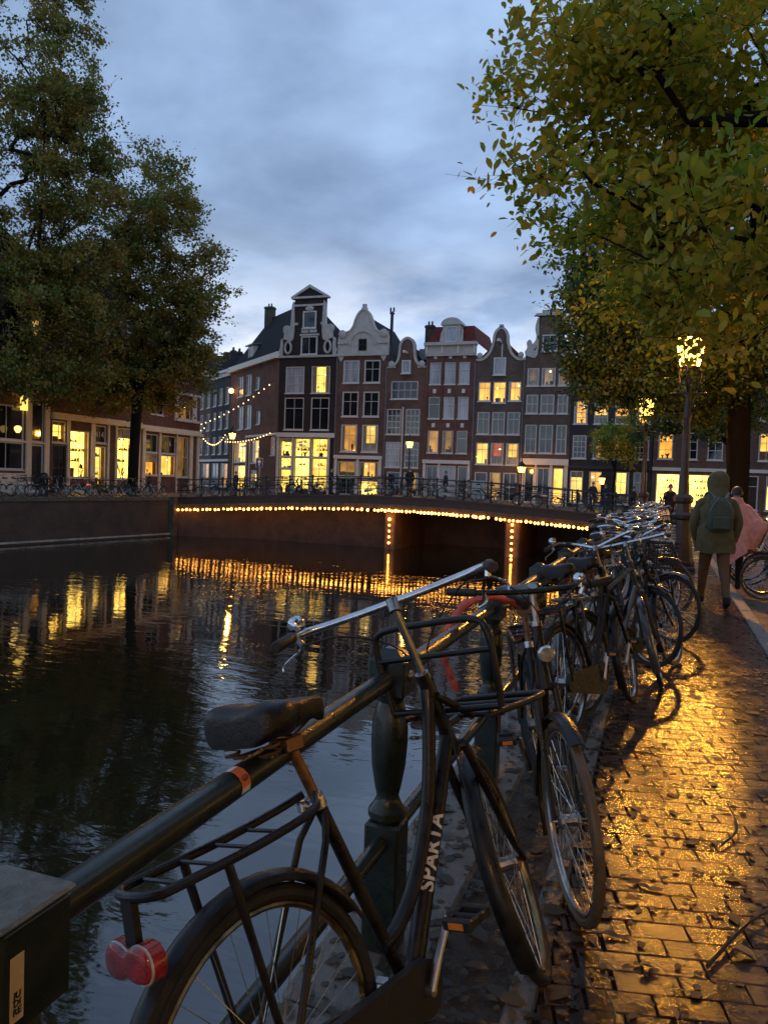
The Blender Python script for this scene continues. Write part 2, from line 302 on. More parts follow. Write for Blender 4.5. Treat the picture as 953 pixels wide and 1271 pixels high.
# paving bricks of the footpath
M_brick=mat('paving_brick',(.056,.026,.013),.185,var=.7,scale=5,bump=.15,bscale=60,rvar=.10,objrand=True,world=True)
M_brick2=mat('paving_brick_far',(.056,.026,.013),.185,var=.7,scale=5,bump=.15,bscale=60,rvar=.10,island=True,world=True)
bl,bw,jt=.2,.1,.004
rng=random.Random(3); ca,sa=math.cos(rad(13.5)),math.sin(rad(13.5)); bricks=[]
for r in range(-20,190):
    for k in range(-30,30):
        u=(k+(.5 if r%2 else 0))*bl; v=r*bw; x=u*ca-v*sa; y=u*sa+v*ca
        if -.27+.1<x<.99-.09 and .9<y<14.0: bricks.append((x,y))
bricks.sort(key=lambda p:math.hypot(*p))
bv=MB(); bv.bbox(-bl/2+jt/2,-bw/2+jt/2,-.05,bl/2-jt/2,bw/2-jt/2,0,.0025)
bme=[]
for q in range(3):
    b=MB(); b.bbox(-bl/2+jt/2,-bw/2+jt/2,-.05,bl/2-jt/2,bw/2-jt/2,0,.002+.0006*q); bme.append(b.mesh('paving_brick',M_brick,True,20))
pave=empty('paving',(0,0,0)); tag(pave,kind='structure')
vis=[p for p in bricks if (p[0]*math.sin(_yaw)*-1+p[1]*math.cos(_yaw))>0.0 and p[1]>1.5-.3*p[0]]
near=vis[:300]; ns=set(near); far=[p for p in bricks if p not in ns]
for x,y in near:
    o=link('brick',bme[rng.randrange(3)],pave); o.location=(x,y,rng.uniform(-.0014,.0010)); o.rotation_euler=(rng.gauss(0,.005),rng.gauss(0,.0035),rad(13.5)+rng.gauss(0,.012)+(PI if rng.random()<.5 else 0))
fb=MB()
for x,y in far:
    M=Matrix.Translation((x,y,rng.uniform(-.0016,.0010)))@Euler((rng.gauss(0,.005),rng.gauss(0,.0035),rad(13.5)+rng.gauss(0,.012))).to_matrix().to_4x4()
    fb.add(bv.v,bv.f,0,M)
# cut half bricks along both edges
for r in range(-20,190):
    for side in (-1,1):
        for k in range(-30,30):
            u=(k+(.5 if r%2 else 0))*bl; v=r*bw; x=u*ca-v*sa; y=u*sa+v*ca
            if .9<y<14 and ((-.27-.08<x<=-.17) or (.90<=x<.99+.08)):
                x0=max(-.27,x-.09) if x<0 else x-.09; x1=x+.09 if x<0 else min(.99,x+.09)
                if x1-x0>.02: fb.bbox(-(x1-x0)/2,-bw/2+jt/2,-.05,(x1-x0)/2,bw/2-jt/2,rng.uniform(-.004,.002),.004,0,Matrix.Translation(((x0+x1)/2,y+((x0+x1)/2-x)*sa/ca,0))@Matrix.Rotation(rad(13.5),4,'Z'))
o=fb.build('brick_field',M_brick2,pave,True,20); o['kind']='stuff'
# kerb stones on the road side, narrow edging band and coping stones along the canal
kb=empty('kerb',(0,0,0)); tag(kb,kind='structure')
km=[MB().bbox(0,0,-.2,.15,.985,0,.012).mesh('kerb_stone',M_kerb,True,25)]
for i in range(0,42):
    o=link('kerb_stone',km[0],kb); o.location=(1.0+rng.uniform(-.006,.006),-1+i*1.0,rng.uniform(.0,.012)); o.rotation_euler=(0,0,rng.gauss(0,.004))
eb=empty('edging_band',(0,0,0)); tag(eb,kind='structure')
em=MB().bbox(0,0,-.1,.085,.79,0,.008).mesh('edging_stone',M_stone,True,25)
for i in range(0,52):
    o=link('edging_stone',em,eb); o.location=(-.37+rng.uniform(-.006,.006),-.8+i*.8,rng.uniform(-.004,.008))
qw=empty('quay_wall_near',(0,0,0)); tag(qw,kind='structure')
M_qbrick=brick_mat('quay_brickwork',(.062,.032,.022),(.045,.026,.018),(.04,.036,.03),.22,.07,rough=.6,bump=.5)
MB().box(-.95,-60,-5,-.63,52.9,-.21).build('wall',M_qbrick,qw,False)
cm_=MB().bbox(0,0,-.2,.37,1.19,.0,.018).mesh('coping_stone',M_stone,True,25)
for i in range(0,38):
    o=link('coping_stone',cm_,qw); o.location=(-1.0,-1.6+i*1.2,rng.uniform(-.004,.004))
ql=empty('quay_wall_left',(0,0,0)); tag(ql,kind='structure')
QA=Vector((-46.6,-60,0)); QB=Vector((-30.95,44,0)); qd=(QB-QA).normalized(); qn=Vector((qd.y,-qd.x,0)); A,B,d,n=QA,QB,qd,qn
w=MB(); w.add([(A.x,A.y,-5),(B.x,B.y,-5),(B.x,B.y,-.24),(A.x,A.y,-.24)],[(0,1,2,3)]); w.add([(-30.95,44,-5),(-30.95,52.8,-5),(-30.95,52.8,-.24),(-30.95,44,-.24)],[(0,1,2,3)])
a2=A+n*.10; b2=B+n*.10; w.add([(a2.x,a2.y,-5),(b2.x,b2.y,-5),(b2.x,b2.y,-2.42),(a2.x,a2.y,-2.42),(A.x,A.y,-2.42),(B.x,B.y,-2.42)],[(0,1,2,3),(3,2,5,4)])
M_qb2=brick_mat('quay_brickwork_left',(.060,.036,.022),(.045,.028,.018),(.05,.044,.034),.22,.07,rough=.7,bump=.5)
w.build('wall',M_qb2,ql,False)
w=MB(); a3=A+n*.13; b3_=B+n*.13; w.add([(a3.x,a3.y,-2.50),(b3_.x,b3_.y,-2.50),(b3_.x,b3_.y,-2.41),(a3.x,a3.y,-2.41),(A.x,A.y,-2.41),(B.x,B.y,-2.41)],[(0,1,2,3),(3,2,5,4)]); w.build('waterline_ledge',mat('pale_ledge',(.32,.30,.26),.6,var=.4,scale=2),ql,False)
cl=MB().bbox(0,-.42,-.24,1.38,.07,.012,.02).mesh('coping_stone',M_stone_d,True,25)
for i in range(40,76):
    p=A+d*(i*1.4); 
    if (B-p).dot(d)<1.35: break
    o=link('coping_stone',cl,ql); o.location=p; o.rotation_euler=(0,0,math.atan2(d.y,d.x)+PI); o.location=p+d*1.38+n*.0
MB().box(-31.35,43.9,-.24,-30.88,52.8,.012).build('coping_slab',M_stone_d,ql)
MB().box(B.x-.3,B.y-.5,-5,B.x+.28,B.y-.05,.02).build('pilaster',M_stone_d,ql)
qb=MB().box(-31.2,52.7,-5,-.6,53.2,-.02); o=qb.build('quay_wall_back',M_qb2,None,False); qb=o; tag(o,kind='structure')
# water
mt,t,o_=nodes_of('canal_water'); gp=nd(t,'ShaderNodeNewGeometry')
mpa=nd(t,'ShaderNodeMapping',{'Vector':gp.outputs['Position'],'Rotation':(0,0,rad(20)),'Scale':(.8,1.9,1)})
na=nd(t,'ShaderNodeTexNoise',{'Vector':mpa.outputs[0],'Scale':1.15,'Detail':3.0,'Roughness':.5,'Distortion':.6})
mpb=nd(t,'ShaderNodeMapping',{'Vector':gp.outputs['Position'],'Rotation':(0,0,rad(8)),'Scale':(1,1.7,1)})
nb=nd(t,'ShaderNodeTexNoise',{'Vector':mpb.outputs[0],'Scale':4.3,'Detail':2.0,'Roughness':.45})
nc=nd(t,'ShaderNodeTexNoise',{'Vector':gp.outputs['Position'],'Scale':.22,'Detail':2.0})
mk=nd(t,'ShaderNodeMapRange',{0:nc.outputs[0],1:.40,2:.62,3:.25,4:1.0})
b1=nd(t,'ShaderNodeBump',{'Height':na.outputs[0],'Distance':.0165}); t.links.new(mk.outputs[0],b1.inputs['Strength'])
s2=nd(t,'ShaderNodeMath',{0:mk.outputs[0],1:.9},operation='MULTIPLY')
b2_=nd(t,'ShaderNodeBump',{'Height':nb.outputs[0],'Distance':.0030,'Normal':b1.outputs[0]}); t.links.new(s2.outputs[0],b2_.inputs['Strength'])
pb=nd(t,'ShaderNodeBsdfPrincipled',{'Base Color':(.010,.010,.006,1),'Roughness':.03,'IOR':2.05,'Normal':b2_.outputs[0]}); t.links.new(pb.outputs[0],o_.inputs[0]); MATS['water']=mt
w=MB(); w.add([(-60,-60,WZ),(0,-60,WZ),(0,60,WZ),(-60,60,WZ)],[(0,1,2,3)]); tag(w.build('water',mt,None,False),kind='structure')
# ================================================================ near railing
RX,RZ,RL=-.80,.89,.36
rail=empty('canal_railing',(RX,0,0)); tag(rail,'dark green iron pipe railing with turned posts along the near canal edge','railing')
p=MB(); p.tube([(0,-2.5,RZ),(0,40,RZ)],.031,12,cap=True); p.build('top_rail',M_ironG,rail)
p=MB(); p.tube([(0,-2.5,RL),(0,40,RL)],.026,12); p.build('lower_rail',M_ironG,rail)
sq=lambda b,h,z0,z1: b.bbox(-h,-h,z0,h,h,z1,.008)
pm=MB(); sq(pm,.058,-.02,.42)
pm.lathe([(.050,.42),(.062,.435),(.062,.455),(.050,.47),(.042,.485),(.036,.50),(.043,.53),(.055,.60),(.060,.68),(.058,.74),(.048,.79),(.040,.81),(.045,.825),(.045,.84)],16)
pmm=pm.mesh('post',M_ironG)
hm_=MB(); hm_.bbox(-.062,-.062,.835,.062,.062,.955,.006); hm_.add([(-.056,-.056,.955),(.056,-.056,.955),(.056,.056,.955),(-.056,.056,.955),(-.02,-.02,.985),(.02,-.02,.985),(.02,.02,.985),(-.02,.02,.985)],[(0,1,5,4),(1,2,6,5),(2,3,7,6),(3,0,4,7),(4,5,6,7)])
hmm=hm_.mesh('post_head',M_ironG,True,20)
flat=MB().bbox(-.062,-.062,.80,.062,.062,.945,.006).mesh('post_head',M_ironG,True,20)
stud=MB().ball((.063,0,.90),(.012,.02,.02),8,6).mesh('stud',M_steel)
for i in range(-1,24):
    po=link('post',pmm,rail); po.location=(0,.775+1.565*i,0)
    ho=link('post_head',hmm if i!=0 else flat,po)
    if i!=0: link('stud',stud,po)
    if i==0:
        near_head=ho; near_post=po; MB().bbox(-.066,-.066,.944,.066,.066,.954,.004).build('skylit_cap',mat('skylit_cap_paint',(.10,.115,.105),.42,var=.5,scale=30,bump=.4,bscale=80),po)  # paler cap added: sky light on the head's top is put into its colour
# stickers
M_stk=mat('sticker_cream',(.55,.40,.22),.45,var=.15,scale=30); M_stko=mat('sticker_orange',(.65,.16,.04),.4,var=.15,scale=40); M_stkw=mat('sticker_white',(.7,.65,.6),.45)
def text_mesh(name,body,size,material,ext=.0008,parent=None,M=None,align='CENTER',bold=0.0,space=1.0):
    c=bpy.data.curves.new(name,'FONT'); c.body=body; c.size=size; c.extrude=ext; c.align_x=align; c.align_y='CENTER'; c.offset=bold; c.space_line=.85; c.space_character=space; c.resolution_u=3
    ob=bpy.data.objects.new(name,c); COL.objects.link(ob); dg=bpy.context.evaluated_depsgraph_get(); me=bpy.data.meshes.new_from_object(ob.evaluated_get(dg)); COL.objects.unlink(ob); bpy.data.objects.remove(ob)
    me.materials.clear(); me.materials.append(material); return link(name,me,parent,M)
# face of the near post head that looks along +x (the path side): sticker 0.016 wide, 0.075 high near its rear edge
Mf=Matrix(((0,0,1,0),(1,0,0,0),(0,1,0,0),(0,0,0,1)))  # text x->y, text y->z, normal->x
st=MB(); st.bbox(.0621,-.047,.822,.0631,-.025,.908,.0002); so_=st.build('sticker',M_stk,near_post)
text_mesh('sticker_lettering','JU\nDI\nRE',.0125,M_black,.0003,near_post,Matrix.Translation((.0635,-.036,.846))@Mf,bold=.0003)
st=MB()
for i in range(6):
    a0=rad(-20+i*22); a1=rad(2+i*22); r=.0316
    st.add([(r*math.cos(a0),1.345,RZ+r*math.sin(a0)),(r*math.cos(a0),1.378,RZ+r*math.sin(a0)),(r*math.cos(a1),1.378,RZ+r*math.sin(a1)),(r*math.cos(a1),1.345,RZ+r*math.sin(a1))],[(0,1,2,3)],1 if 1<=i<=4 else 0)
so_=st.build('sticker',[M_stkw,M_stko],rail); 
st=MB().ball((.0322*math.cos(rad(35)),1.361,RZ+.0322*math.sin(rad(35))),(.006,.010,.007),8,6); st.build('sticker_emblem',mat('sticker_brown',(.2,.05,.02),.4),rail)
# ================================================================ bridge
def deck(x):  # height of the deck edge
    t=(x+31)/30.5; return .02+.64*math.sin(PI*min(1,max(0,t)))**1.25
BY0,BY1=44.0,52.0
br=empty('canal_bridge',(-16,BY0,0)); tag(br,'low brick canal bridge edged with a row of glowing bulbs','bridge')
bo=Matrix.Translation((16,-BY0,0))
M_beam=mat('bridge_beam',(.058,.032,.022),.5,var=.3,scale=3,bump=.2)
xs=[-31+30.4*i/40 for i in range(41)]
b=MB(); vs=[]; fs=[]
for x in xs:
    z=deck(x); vs+=[(x,BY0,z-.78),(x,BY0,z-.10),(x,BY0-.12,z-.10),(x,BY0-.12,z),(x,BY1,z),(x,BY1,z-.78)]
for i in range(40):
    a=i*6; c=a+6
    for j in range(6): jj=(j+1)%6; fs.append((a+j,c+j,c+jj,a+jj))
fs=[f[::-1] for f in fs]
b.add(vs,fs,0,bo); b.build('deck',M_beam,br,False)
b=MB()
for i in range(40):
    x0,x1=xs[i],xs[i+1]; z0,z1=deck(x0),deck(x1)
    for (ya,yb,h) in ((BY0-.06,BY0-.002,-.5),):
        b.add([(x0,ya,z0+h-.10),(x1,ya,z1+h-.10),(x1,ya,z1+h),(x0,ya,z0+h),(x0,yb,z0+h),(x1,yb,z1+h),(x0,yb,z0+h-.10),(x1,yb,z1+h-.10)],[(0,1,2,3),(3,2,5,4),(1,0,6,7)],0,bo)
b.build('string_course',M_stone_d,br,False)
M_pier=brick_mat('pier_brick',(.16,.075,.035),(.12,.06,.03),(.08,.07,.05),.22,.07,rough=.7)
for px_,wd in ((-15.6,.34),(-8.1,.42)):
    b=MB(); b.bbox(px_-wd,BY0+.25,-5,px_+wd,BY0+7,deck(px_)-.79,.06,0,bo); b.bbox(px_-wd-.1,BY0+.15,deck(px_)-1.02,px_+wd+.1,BY0+7.1,deck(px_)-.77,.03,0,bo); b.build('pier',M_pier,br)
M_qb3=brick_mat('bridge_brickwork',(.075,.036,.022),(.058,.028,.018),(.07,.06,.045),.22,.07,rough=.75,bump=.5)
b=MB(); b.add([(-30.9,44.05,-5),(-26.3,45.3,-5),(-26.3,45.3,-.5),(-30.9,44.05,-.8)],[(0,1,2,3)],0,bo@Matrix.Translation((0,0,0))); b.build('wing_wall',M_qb3,br,False)
b=MB(); b.box(-26.3,45.3,-5,-16.0,45.8,deck(-24)-.75,0,bo); b.box(-15.4,50.4,-5,-9.6,50.9,-.2,0,bo); b.bbox(-9.75,49.6,-5,-9.35,50.9,-.2,.03,0,bo); b.build('abutment',M_qb3,br,False)
b=MB(); b.box(-1.2,BY0+.3,-5,-.94,BY1+.6,-.9,0,bo); b.build('abutment',M_qb2,br,False)
def bridge_rail(y,name,label):
    r=empty(name,(-16,y,0)); tag(r,label,'railing','railings of the bridge')
    for h in (1.14,.78,.42):
        p=MB(); p.tube([(x+16,0,deck(x)+h) for x in xs],.032 if h>1 else .022,6); p.build('rail',M_ironB,r)
    pmb=MB(); pmb.lathe([(.07,0),(.07,.16),(.045,.22),(.04,.75),(.052,.8),(.04,.86),(.045,1.1),(.065,1.14),(.065,1.2),(.03,1.26)],8); pp=pmb.mesh('post',M_ironB)
    for i in range(19):
        x=-30.6+i*1.63; o=link('post',pp,r); o.location=(x+16,0,deck(x))
bridge_rail(BY0+.15,'bridge_railing','black iron railing along the near side of the canal bridge')
bridge_rail(BY1-.15,'bridge_railing','black iron railing along the far side of the canal bridge')
# string of bulbs under the deck edge and down the piers
bulb=MB().ball((0,0,0),.085,8,6).mesh('bulb',M_bulb)
def bulbs(name,label,pts,tubepts,group='bulb strings on the bridge'):
    r=empty(name,tubepts[0]); tag(r,label,'string lights',group); o0=Vector(tubepts[0])
    MB().tube([Vector(p)-o0 for p in tubepts],.015,5).build('cable',M_rope,r)
    for p in pts: o=link('bulb',bulb,r); o.location=Vector(p)-o0; q=random.uniform(.72,1.12); o.scale=(q,q,q)
    return r
bj=random.Random(9)
def span(x0,x1,n):
    o=[]
    for i in range(n):
        x=x0+(x1-x0)*(i+bj.uniform(-.16,.16))/(n-1); o.append((x,BY0-.10+bj.uniform(-.03,.03),deck(x)-.86+bj.uniform(-.025,.02)-.02*math.sin(i*1.7)**2))
    return o
for k,(x0,x1,n) in enumerate(((-30.6,-17.0,44),(-16.5,-9.5,32),(-9.0,-3.9,22))):
    pts=span(x0,x1,n); bulbs('bulb_string','string of warm bulbs under the '+('left','middle','right')[k]+' part of the bridge edge',pts,[(p[0],p[1]+.02,p[2]+.06) for p in pts])
for k,(x,n,zt) in enumerate(((-15.6,5,-.75),(-8.1,6,-.7))):
    pts=[(x,BY0+.12,zt-.36*i) for i in range(n)]; bulbs('bulb_string','short vertical string of bulbs on the '+('middle','right')[k]+' bridge pier',pts,[(x,BY0+.19,zt+.1),(x,BY0+.19,zt-.36*n)])
# ================================================================ houses
M_glass=mat('dark_glass',(.012,.014,.018),.07,var=.3,scale=.8,rvar=.03,spec=.9,world=True)
M_glassb=mat('curtained_glass',(.34,.36,.40),.12,var=.35,scale=.9,rvar=.04,spec=.6,world=True,stretch=(2,2,.4))
M_lit=room_wall('lit_room',(1,.50,.07),(1,.66,.16),1.9)
M_lit2=room_wall('lit_room_orange',(1,.36,.04),(1,.52,.09),1.5)
M_lit3=room_wall('lit_room_dim',(.75,.30,.06),(.9,.48,.12),.6)
M_litr=room_wall('lit_room_red',(1,.10,.02),(1,.22,.04),1.3)
M_shop=room_wall('lit_shop',(1,.54,.07),(1,.68,.15),2.9)
M_gold=room_wall('dim_evening_room',(.55,.34,.22),(.65,.42,.28),.34)
M_clear=clear_glass('clear_window_glass')
M_curt=mat('curtain_cloth',(.42,.30,.17),.9,var=.25,scale=9,stretch=(3,3,.3)); M_curt2=mat('net_curtain',(.60,.55,.45),.9,var=.2,scale=9,stretch=(3,3,.3)); M_sil=mat('room_furniture',(.10,.055,.028),.7,var=.4,scale=5); M_plant=mat('house_plant',(.04,.06,.015),.7,var=.4)
M_pend=emis('pendant_lamp',(1,.78,.38),7)
M_fr=mat('window_frame_white',(.58,.57,.54),.45,var=.06,scale=3)
M_frb=mat('window_frame_dark',(.03,.028,.026),.4)
M_roof=mat('roof_tiles',(.022,.021,.023),.85,spec=.15,var=.3,scale=3,bump=.9,bscale=9)
M_roofr=mat('red_roof_tiles',(.13,.028,.021),.8,spec=.2,var=.35,scale=3,bump=.9,bscale=9)
M_gab=mat('gable_sandstone',(.44,.42,.39),.6,var=.15,scale=2,bump=.15)
M_lead=mat('grey_lead',(.17,.18,.2),.5,var=.2)
def bm_(n,a,b,mo=(.10,.09,.08)): return brick_mat(n,a,b,mo,.22,.065,rough=.85)
M_b1=bm_('brick_black',(.030,.016,.014),(.022,.013,.012),(.02,.016,.015))
M_b1s=bm_('brick_red_side',(.19,.070,.042),(.14,.055,.035),(.11,.08,.06))
M_b2=bm_('brick_plum',(.13,.060,.045),(.10,.048,.038))
M_b3=bm_('brick_brown',(.145,.07,.045),(.11,.055,.038))
M_b4=bm_('brick_maroon',(.16,.062,.045),(.12,.05,.038))
M_b5=bm_('brick_grey_brown',(.12,.078,.060),(.09,.06,.048))
M_b6=bm_('brick_umber',(.13,.074,.05),(.10,.058,.04))
M_b7=bm_('brick_charcoal',(.035,.032,.032),(.028,.026,.026),(.03,.028,.026))
M_chim=bm_('brick_chimney',(.05,.036,.03),(.04,.03,.026))
KG={'d':M_glass,'b':M_glassb,'l':M_lit,'o':M_lit2,'m':M_lit3,'r':M_litr,'s':M_shop,'g':M_gold}
_wc={}
def win_mesh(w,h,nx,nz,fm,fw=.085,mw=.035,tr=None):
    k=('w',round(w,2),round(h,2),nx,nz,fm.name,fw,tr)
    if k in _wc: return _wc[k]
    b=MB(); y0,y1=.03,.11
    b.box(0,y0,0,fw,y1,h); b.box(w-fw,y0,0,w,y1,h); b.box(fw,y0+.001,0,w-fw,y1,fw*.8); b.box(fw,y0+.001,h-fw,w-fw,y1,h)
    iw,ih=w-2*fw,h-fw*1.8
    for i in range(1,nx): x=fw+iw*i/nx; b.box(x-mw/2,y0+.025,fw*.8,x+mw/2,y1-.005,h-fw)
    zs=[fw*.8+ih*i/nz for i in range(1,nz)] if tr is None else [fw*.8+ih*q for q in tr]
    for z in zs: b.box(fw,y0+.02,z-mw*.6,w-fw,y1-.002,z+mw*.6)
    _wc[k]=b.mesh('window',fm,False); return _wc[k]
def pane_mesh(w,h,g):
    k=('p',round(w,2),round(h,2),g)
    if k in _wc: return _wc[k]
    b=MB(); b.add([(.04,.094,.03),(w-.04,.094,.03),(w-.04,.094,h-.03),(.04,.094,h-.03)],[(0,1,2,3)]); _wc[k]=b.mesh('pane',KG[g],False); return _wc[k]
def sill_mesh(w,m):
    k=('s',round(w,2),m.name)
    if k in _wc: return _wc[k]
    _wc[k]=MB().box(-.06,-.07,-.10,w+.06,.06,-.002).mesh('sill',m,False); return _wc[k]
WR_=random.Random(41); ROOM=.50
def room(o,w,h,g):
    """a lit room behind clear glass: back wall, curtains or blind, furniture, sometimes a lamp"""
    k=('cp',round(w,2),round(h,2))
    if k not in _wc: b=MB(); b.add([(.04,.094,.03),(w-.04,.094,.03),(w-.04,.094,h-.03),(.04,.094,h-.03)],[(0,1,2,3)]); _wc[k]=b.mesh('pane',M_clear,False)
    link('pane',_wc[k],o)
    k=('rm',round(w,2),round(h,2),g)
    if k not in _wc: b=MB(); b.add([(0,ROOM,0),(w,ROOM,0),(w,ROOM,h),(0,ROOM,h)],[(0,1,2,3)]); _wc[k]=b.mesh('room',KG[g],False)
    link('room',_wc[k],o)
    R=WR_; cm=R.choice([M_curt,M_curt2])
    def drape(x0,x1,z0,z1,y):
        b=MB(); n=max(4,int((x1-x0)/.05)); vs=[]
        for i in range(n+1): x=x0+(x1-x0)*i/n; vs+=[(x,y+.025*math.sin(i*2.1),z0),(x,y+.025*math.sin(i*2.1),z1)]
        b.add(vs,[(2*i,2*i+2,2*i+3,2*i+1) for i in range(n)]); b.build('curtain',cm,o)
    if g!='s':
        if R.random()<.6: cw=w*R.uniform(.10,.26); drape(.05,cw,.05,h-.05,.16); drape(w-cw*R.uniform(.6,1.1),w-.05,.05,h-.05,.16)
        elif R.random()<.5: drape(.06,w-.06,h*R.uniform(.6,.85),h-.05,.15)
        if R.random()<.35: drape(.06,w-.06,.05,h*R.uniform(.25,.45),.17)
    elif R.random()<.25: drape(.06,w-.06,h*.8,h-.05,.15)
    for q in range(R.randint(1,3) if g!='s' else R.randint(3,5)):
        x=R.uniform(.15,w-.15); ww=R.uniform(.06,.22); hh=h*R.uniform(.10,.36); t_=R.random(); b=MB(); y=R.uniform(.24,.40)
        if t_<.45: b.bbox(x-ww,y,.0,x+ww,y+.08,hh,.01); b.build('furniture',M_sil,o)
        elif t_<.75:
            b.lathe([(.05,.04),(.07,.16)],6,(x,y,0))
            for i in range(9): a=R.uniform(0,6.28); l=hh*R.uniform(.5,1); b.tube([(x,y,.15),(x+math.cos(a)*l*.3,y+.02*math.sin(a),.15+l*.6),(x+math.cos(a)*l*.55,y+.03*math.sin(a),.15+l*.8)],[.012,.035,.006],4)
            b.build('house_plant',M_plant,o)
        else: b.lathe([(.04,0),(.02,hh*.6),(.10,hh*.62),(.05,hh*.9)],8,(x,y,0)); b.build('table_lamp',M_sil,o)
    if g=='s' and h>1.6:
        for z in (h*.34,h*.56,h*.76):
            if R.random()<.7:
                x0=R.uniform(.05,w*.3); x1=R.uniform(w*.6,w-.05); b=MB(); b.box(x0,.36,z,x1,.46,z+.03)
                x=x0+.05
                while x<x1-.1: q=R.uniform(.04,.11); b.box(x,.38,z+.03,x+q,.44,z+.03+R.uniform(.06,.24)); x+=q+R.uniform(.01,.12)
                b.build('shelf',M_sil,o,False)
    if R.random()<(.5 if g!='s' else .8) and h>1.2: MB().ball((R.uniform(w*.25,w*.75),.3,h*R.uniform(.68,.86)),.07,8,6).build('pendant',M_pend,o)
def window(root,u0,z0,u1,z1,g='d',nx=2,nz=2,fm=None,sill=True,fw=.085,tr=None,mw=.035):
    w,h=u1-u0,z1-z0; fm=fm or M_fr
    o=link('window',win_mesh(w,h,nx,nz,fm,fw,mw,tr),root); o.location=(u0,0,z0)
    if g in 'lomrsg': room(o,w,h,g)
    else: link('pane',pane_mesh(w,h,g),o)
    if sill: link('sill',sill_mesh(w,fm),o)
    return o
def wall_grid(b,u0,u1,z0,z1,ops,dep=.52):
    us=sorted({u0,u1}|{min(max(a,u0),u1) for o in ops for a in (o[0],o[2])}); zs=sorted({z0,z1}|{min(max(a,z0),z1) for o in ops for a in (o[1],o[3])})
    for i in range(len(us)-1):
        for j in range(len(zs)-1):
            cu,cz=(us[i]+us[i+1])/2,(zs[j]+zs[j+1])/2
            if any(o[0]<cu<o[2] and o[1]<cz<o[3] for o in ops): continue
            b.add([(us[i],0,zs[j]),(us[i+1],0,zs[j]),(us[i+1],0,zs[j+1]),(us[i],0,zs[j+1])],[(0,1,2,3)])
    for (a,c,e,f) in [o[:4] for o in ops]:
        b.add([(a,0,c),(e,0,c),(e,0,f),(a,0,f),(a,dep,c),(e,dep,c),(e,dep,f),(a,dep,f)],[(0,4,5,1),(1,5,6,2),(2,6,7,3),(3,7,4,0),(4,7,6,5)])
def house(name,label,loc,rotz,width,h,wm,wins,depth=8.0,ridge=None,rm=None,back=True):
    """wins: (u0,z0,u1,z1,glass,nx,nz[,dict])"""
    r=empty(name,loc,(0,random.uniform(-.0035,.0035),rotz)); tag(r,label,'house')
    b=MB(); wall_grid(b,0,width,-.3,h,[w[:4] for w in wins])
    if back: b.add([(0,0,-.3),(0,depth,-.3),(0,depth,h),(0,0,h),(width,0,-.3),(width,depth,-.3),(width,depth,h),(width,0,h)],[(1,0,3,2),(4,5,6,7),(5,1,2,6)])
    b.build('wall',wm,r,False)
    for w in wins: window(r,*w[:4],*(w[4:7]),**(w[7] if len(w)>7 else {}))
    if ridge:
        zr=ridge; q=MB(); c=width/2
        q.add([(-.02,.25,h-.05),(c,.25,zr),(width+.02,.25,h-.05),(-.02,depth,h-.05),(c,depth,zr),(width+.02,depth,h-.05)],[(0,1,4,3),(1,2,5,4),(0,2,1),(3,4,5)]); q.build('roof',rm or M_roof,r,False)
    return r
def chimney(r,x,y,z0,z1,w=.6,d=.5):
    b=MB(); b.box(x-w/2,y-d/2,z0,x+w/2,y+d/2,z1); b.box(x-w/2-.06,y-d/2-.06,z1-.22,x+w/2+.06,y+d/2+.06,z1-.08)
    for q in (-.15,.15): b.lathe([(.09,z1),(.08,z1+.35)],6,(x+q,y,0))
    b.build('chimney',M_chim,r,False)
def trim(r,pts,wd=.16,name='gable_trim',m=None,y0=-.10,y1=.22,n=5):
    """moulding that follows a curve of (u,z) points"""
    P=cr([(p[0],0,p[1]) for p in pts],n); b=MB(); k=len(P); vs=[];fs=[]
    for i in range(k):
        t=(P[min(k-1,i+1)]-P[max(0,i-1)]).normalized(); nn=Vector((-t.z,0,t.x))*wd/2
        for (s,y) in ((1,y0),(-1,y0),(-1,y1),(1,y1)): q=P[i]+nn*s; vs.append((q.x,y,q.z))
    for i in range(k-1):
        for j in range(4): jj=(j+1)%4; fs.append((i*4+j,i*4+4+j,i*4+4+jj,i*4+jj))
    fs+=[(0,1,2,3),((k-1)*4+3,(k-1)*4+2,(k-1)*4+1,(k-1)*4)]
    b.add(vs,fs); return b.build(name,m or M_gab,r,True,40)
def gable_face(r,outline,wm,name='gable',y0=0.0,y1=.35,n=5,curve=True):
    P=cr([(p[0],0,p[1]) for p in outline],n) if curve else [Vector((p[0],0,p[1])) for p in outline]
    b=MB(); poly=[(p.x,p.z) for p in P]; 
    if sum((poly[i][0]*poly[(i+1)%len(poly)][1]-poly[(i+1)%len(poly)][0]*poly[i][1]) for i in range(len(poly)))<0: poly=poly[::-1]
    b.prism(poly,y0,y1); return b.build(name,wm,r,False)
def slab(r,name,m,*bx):
    b=MB()
    for q in bx: b.box(*q)
    return b.build(name,m,r,False)
Y=62.0
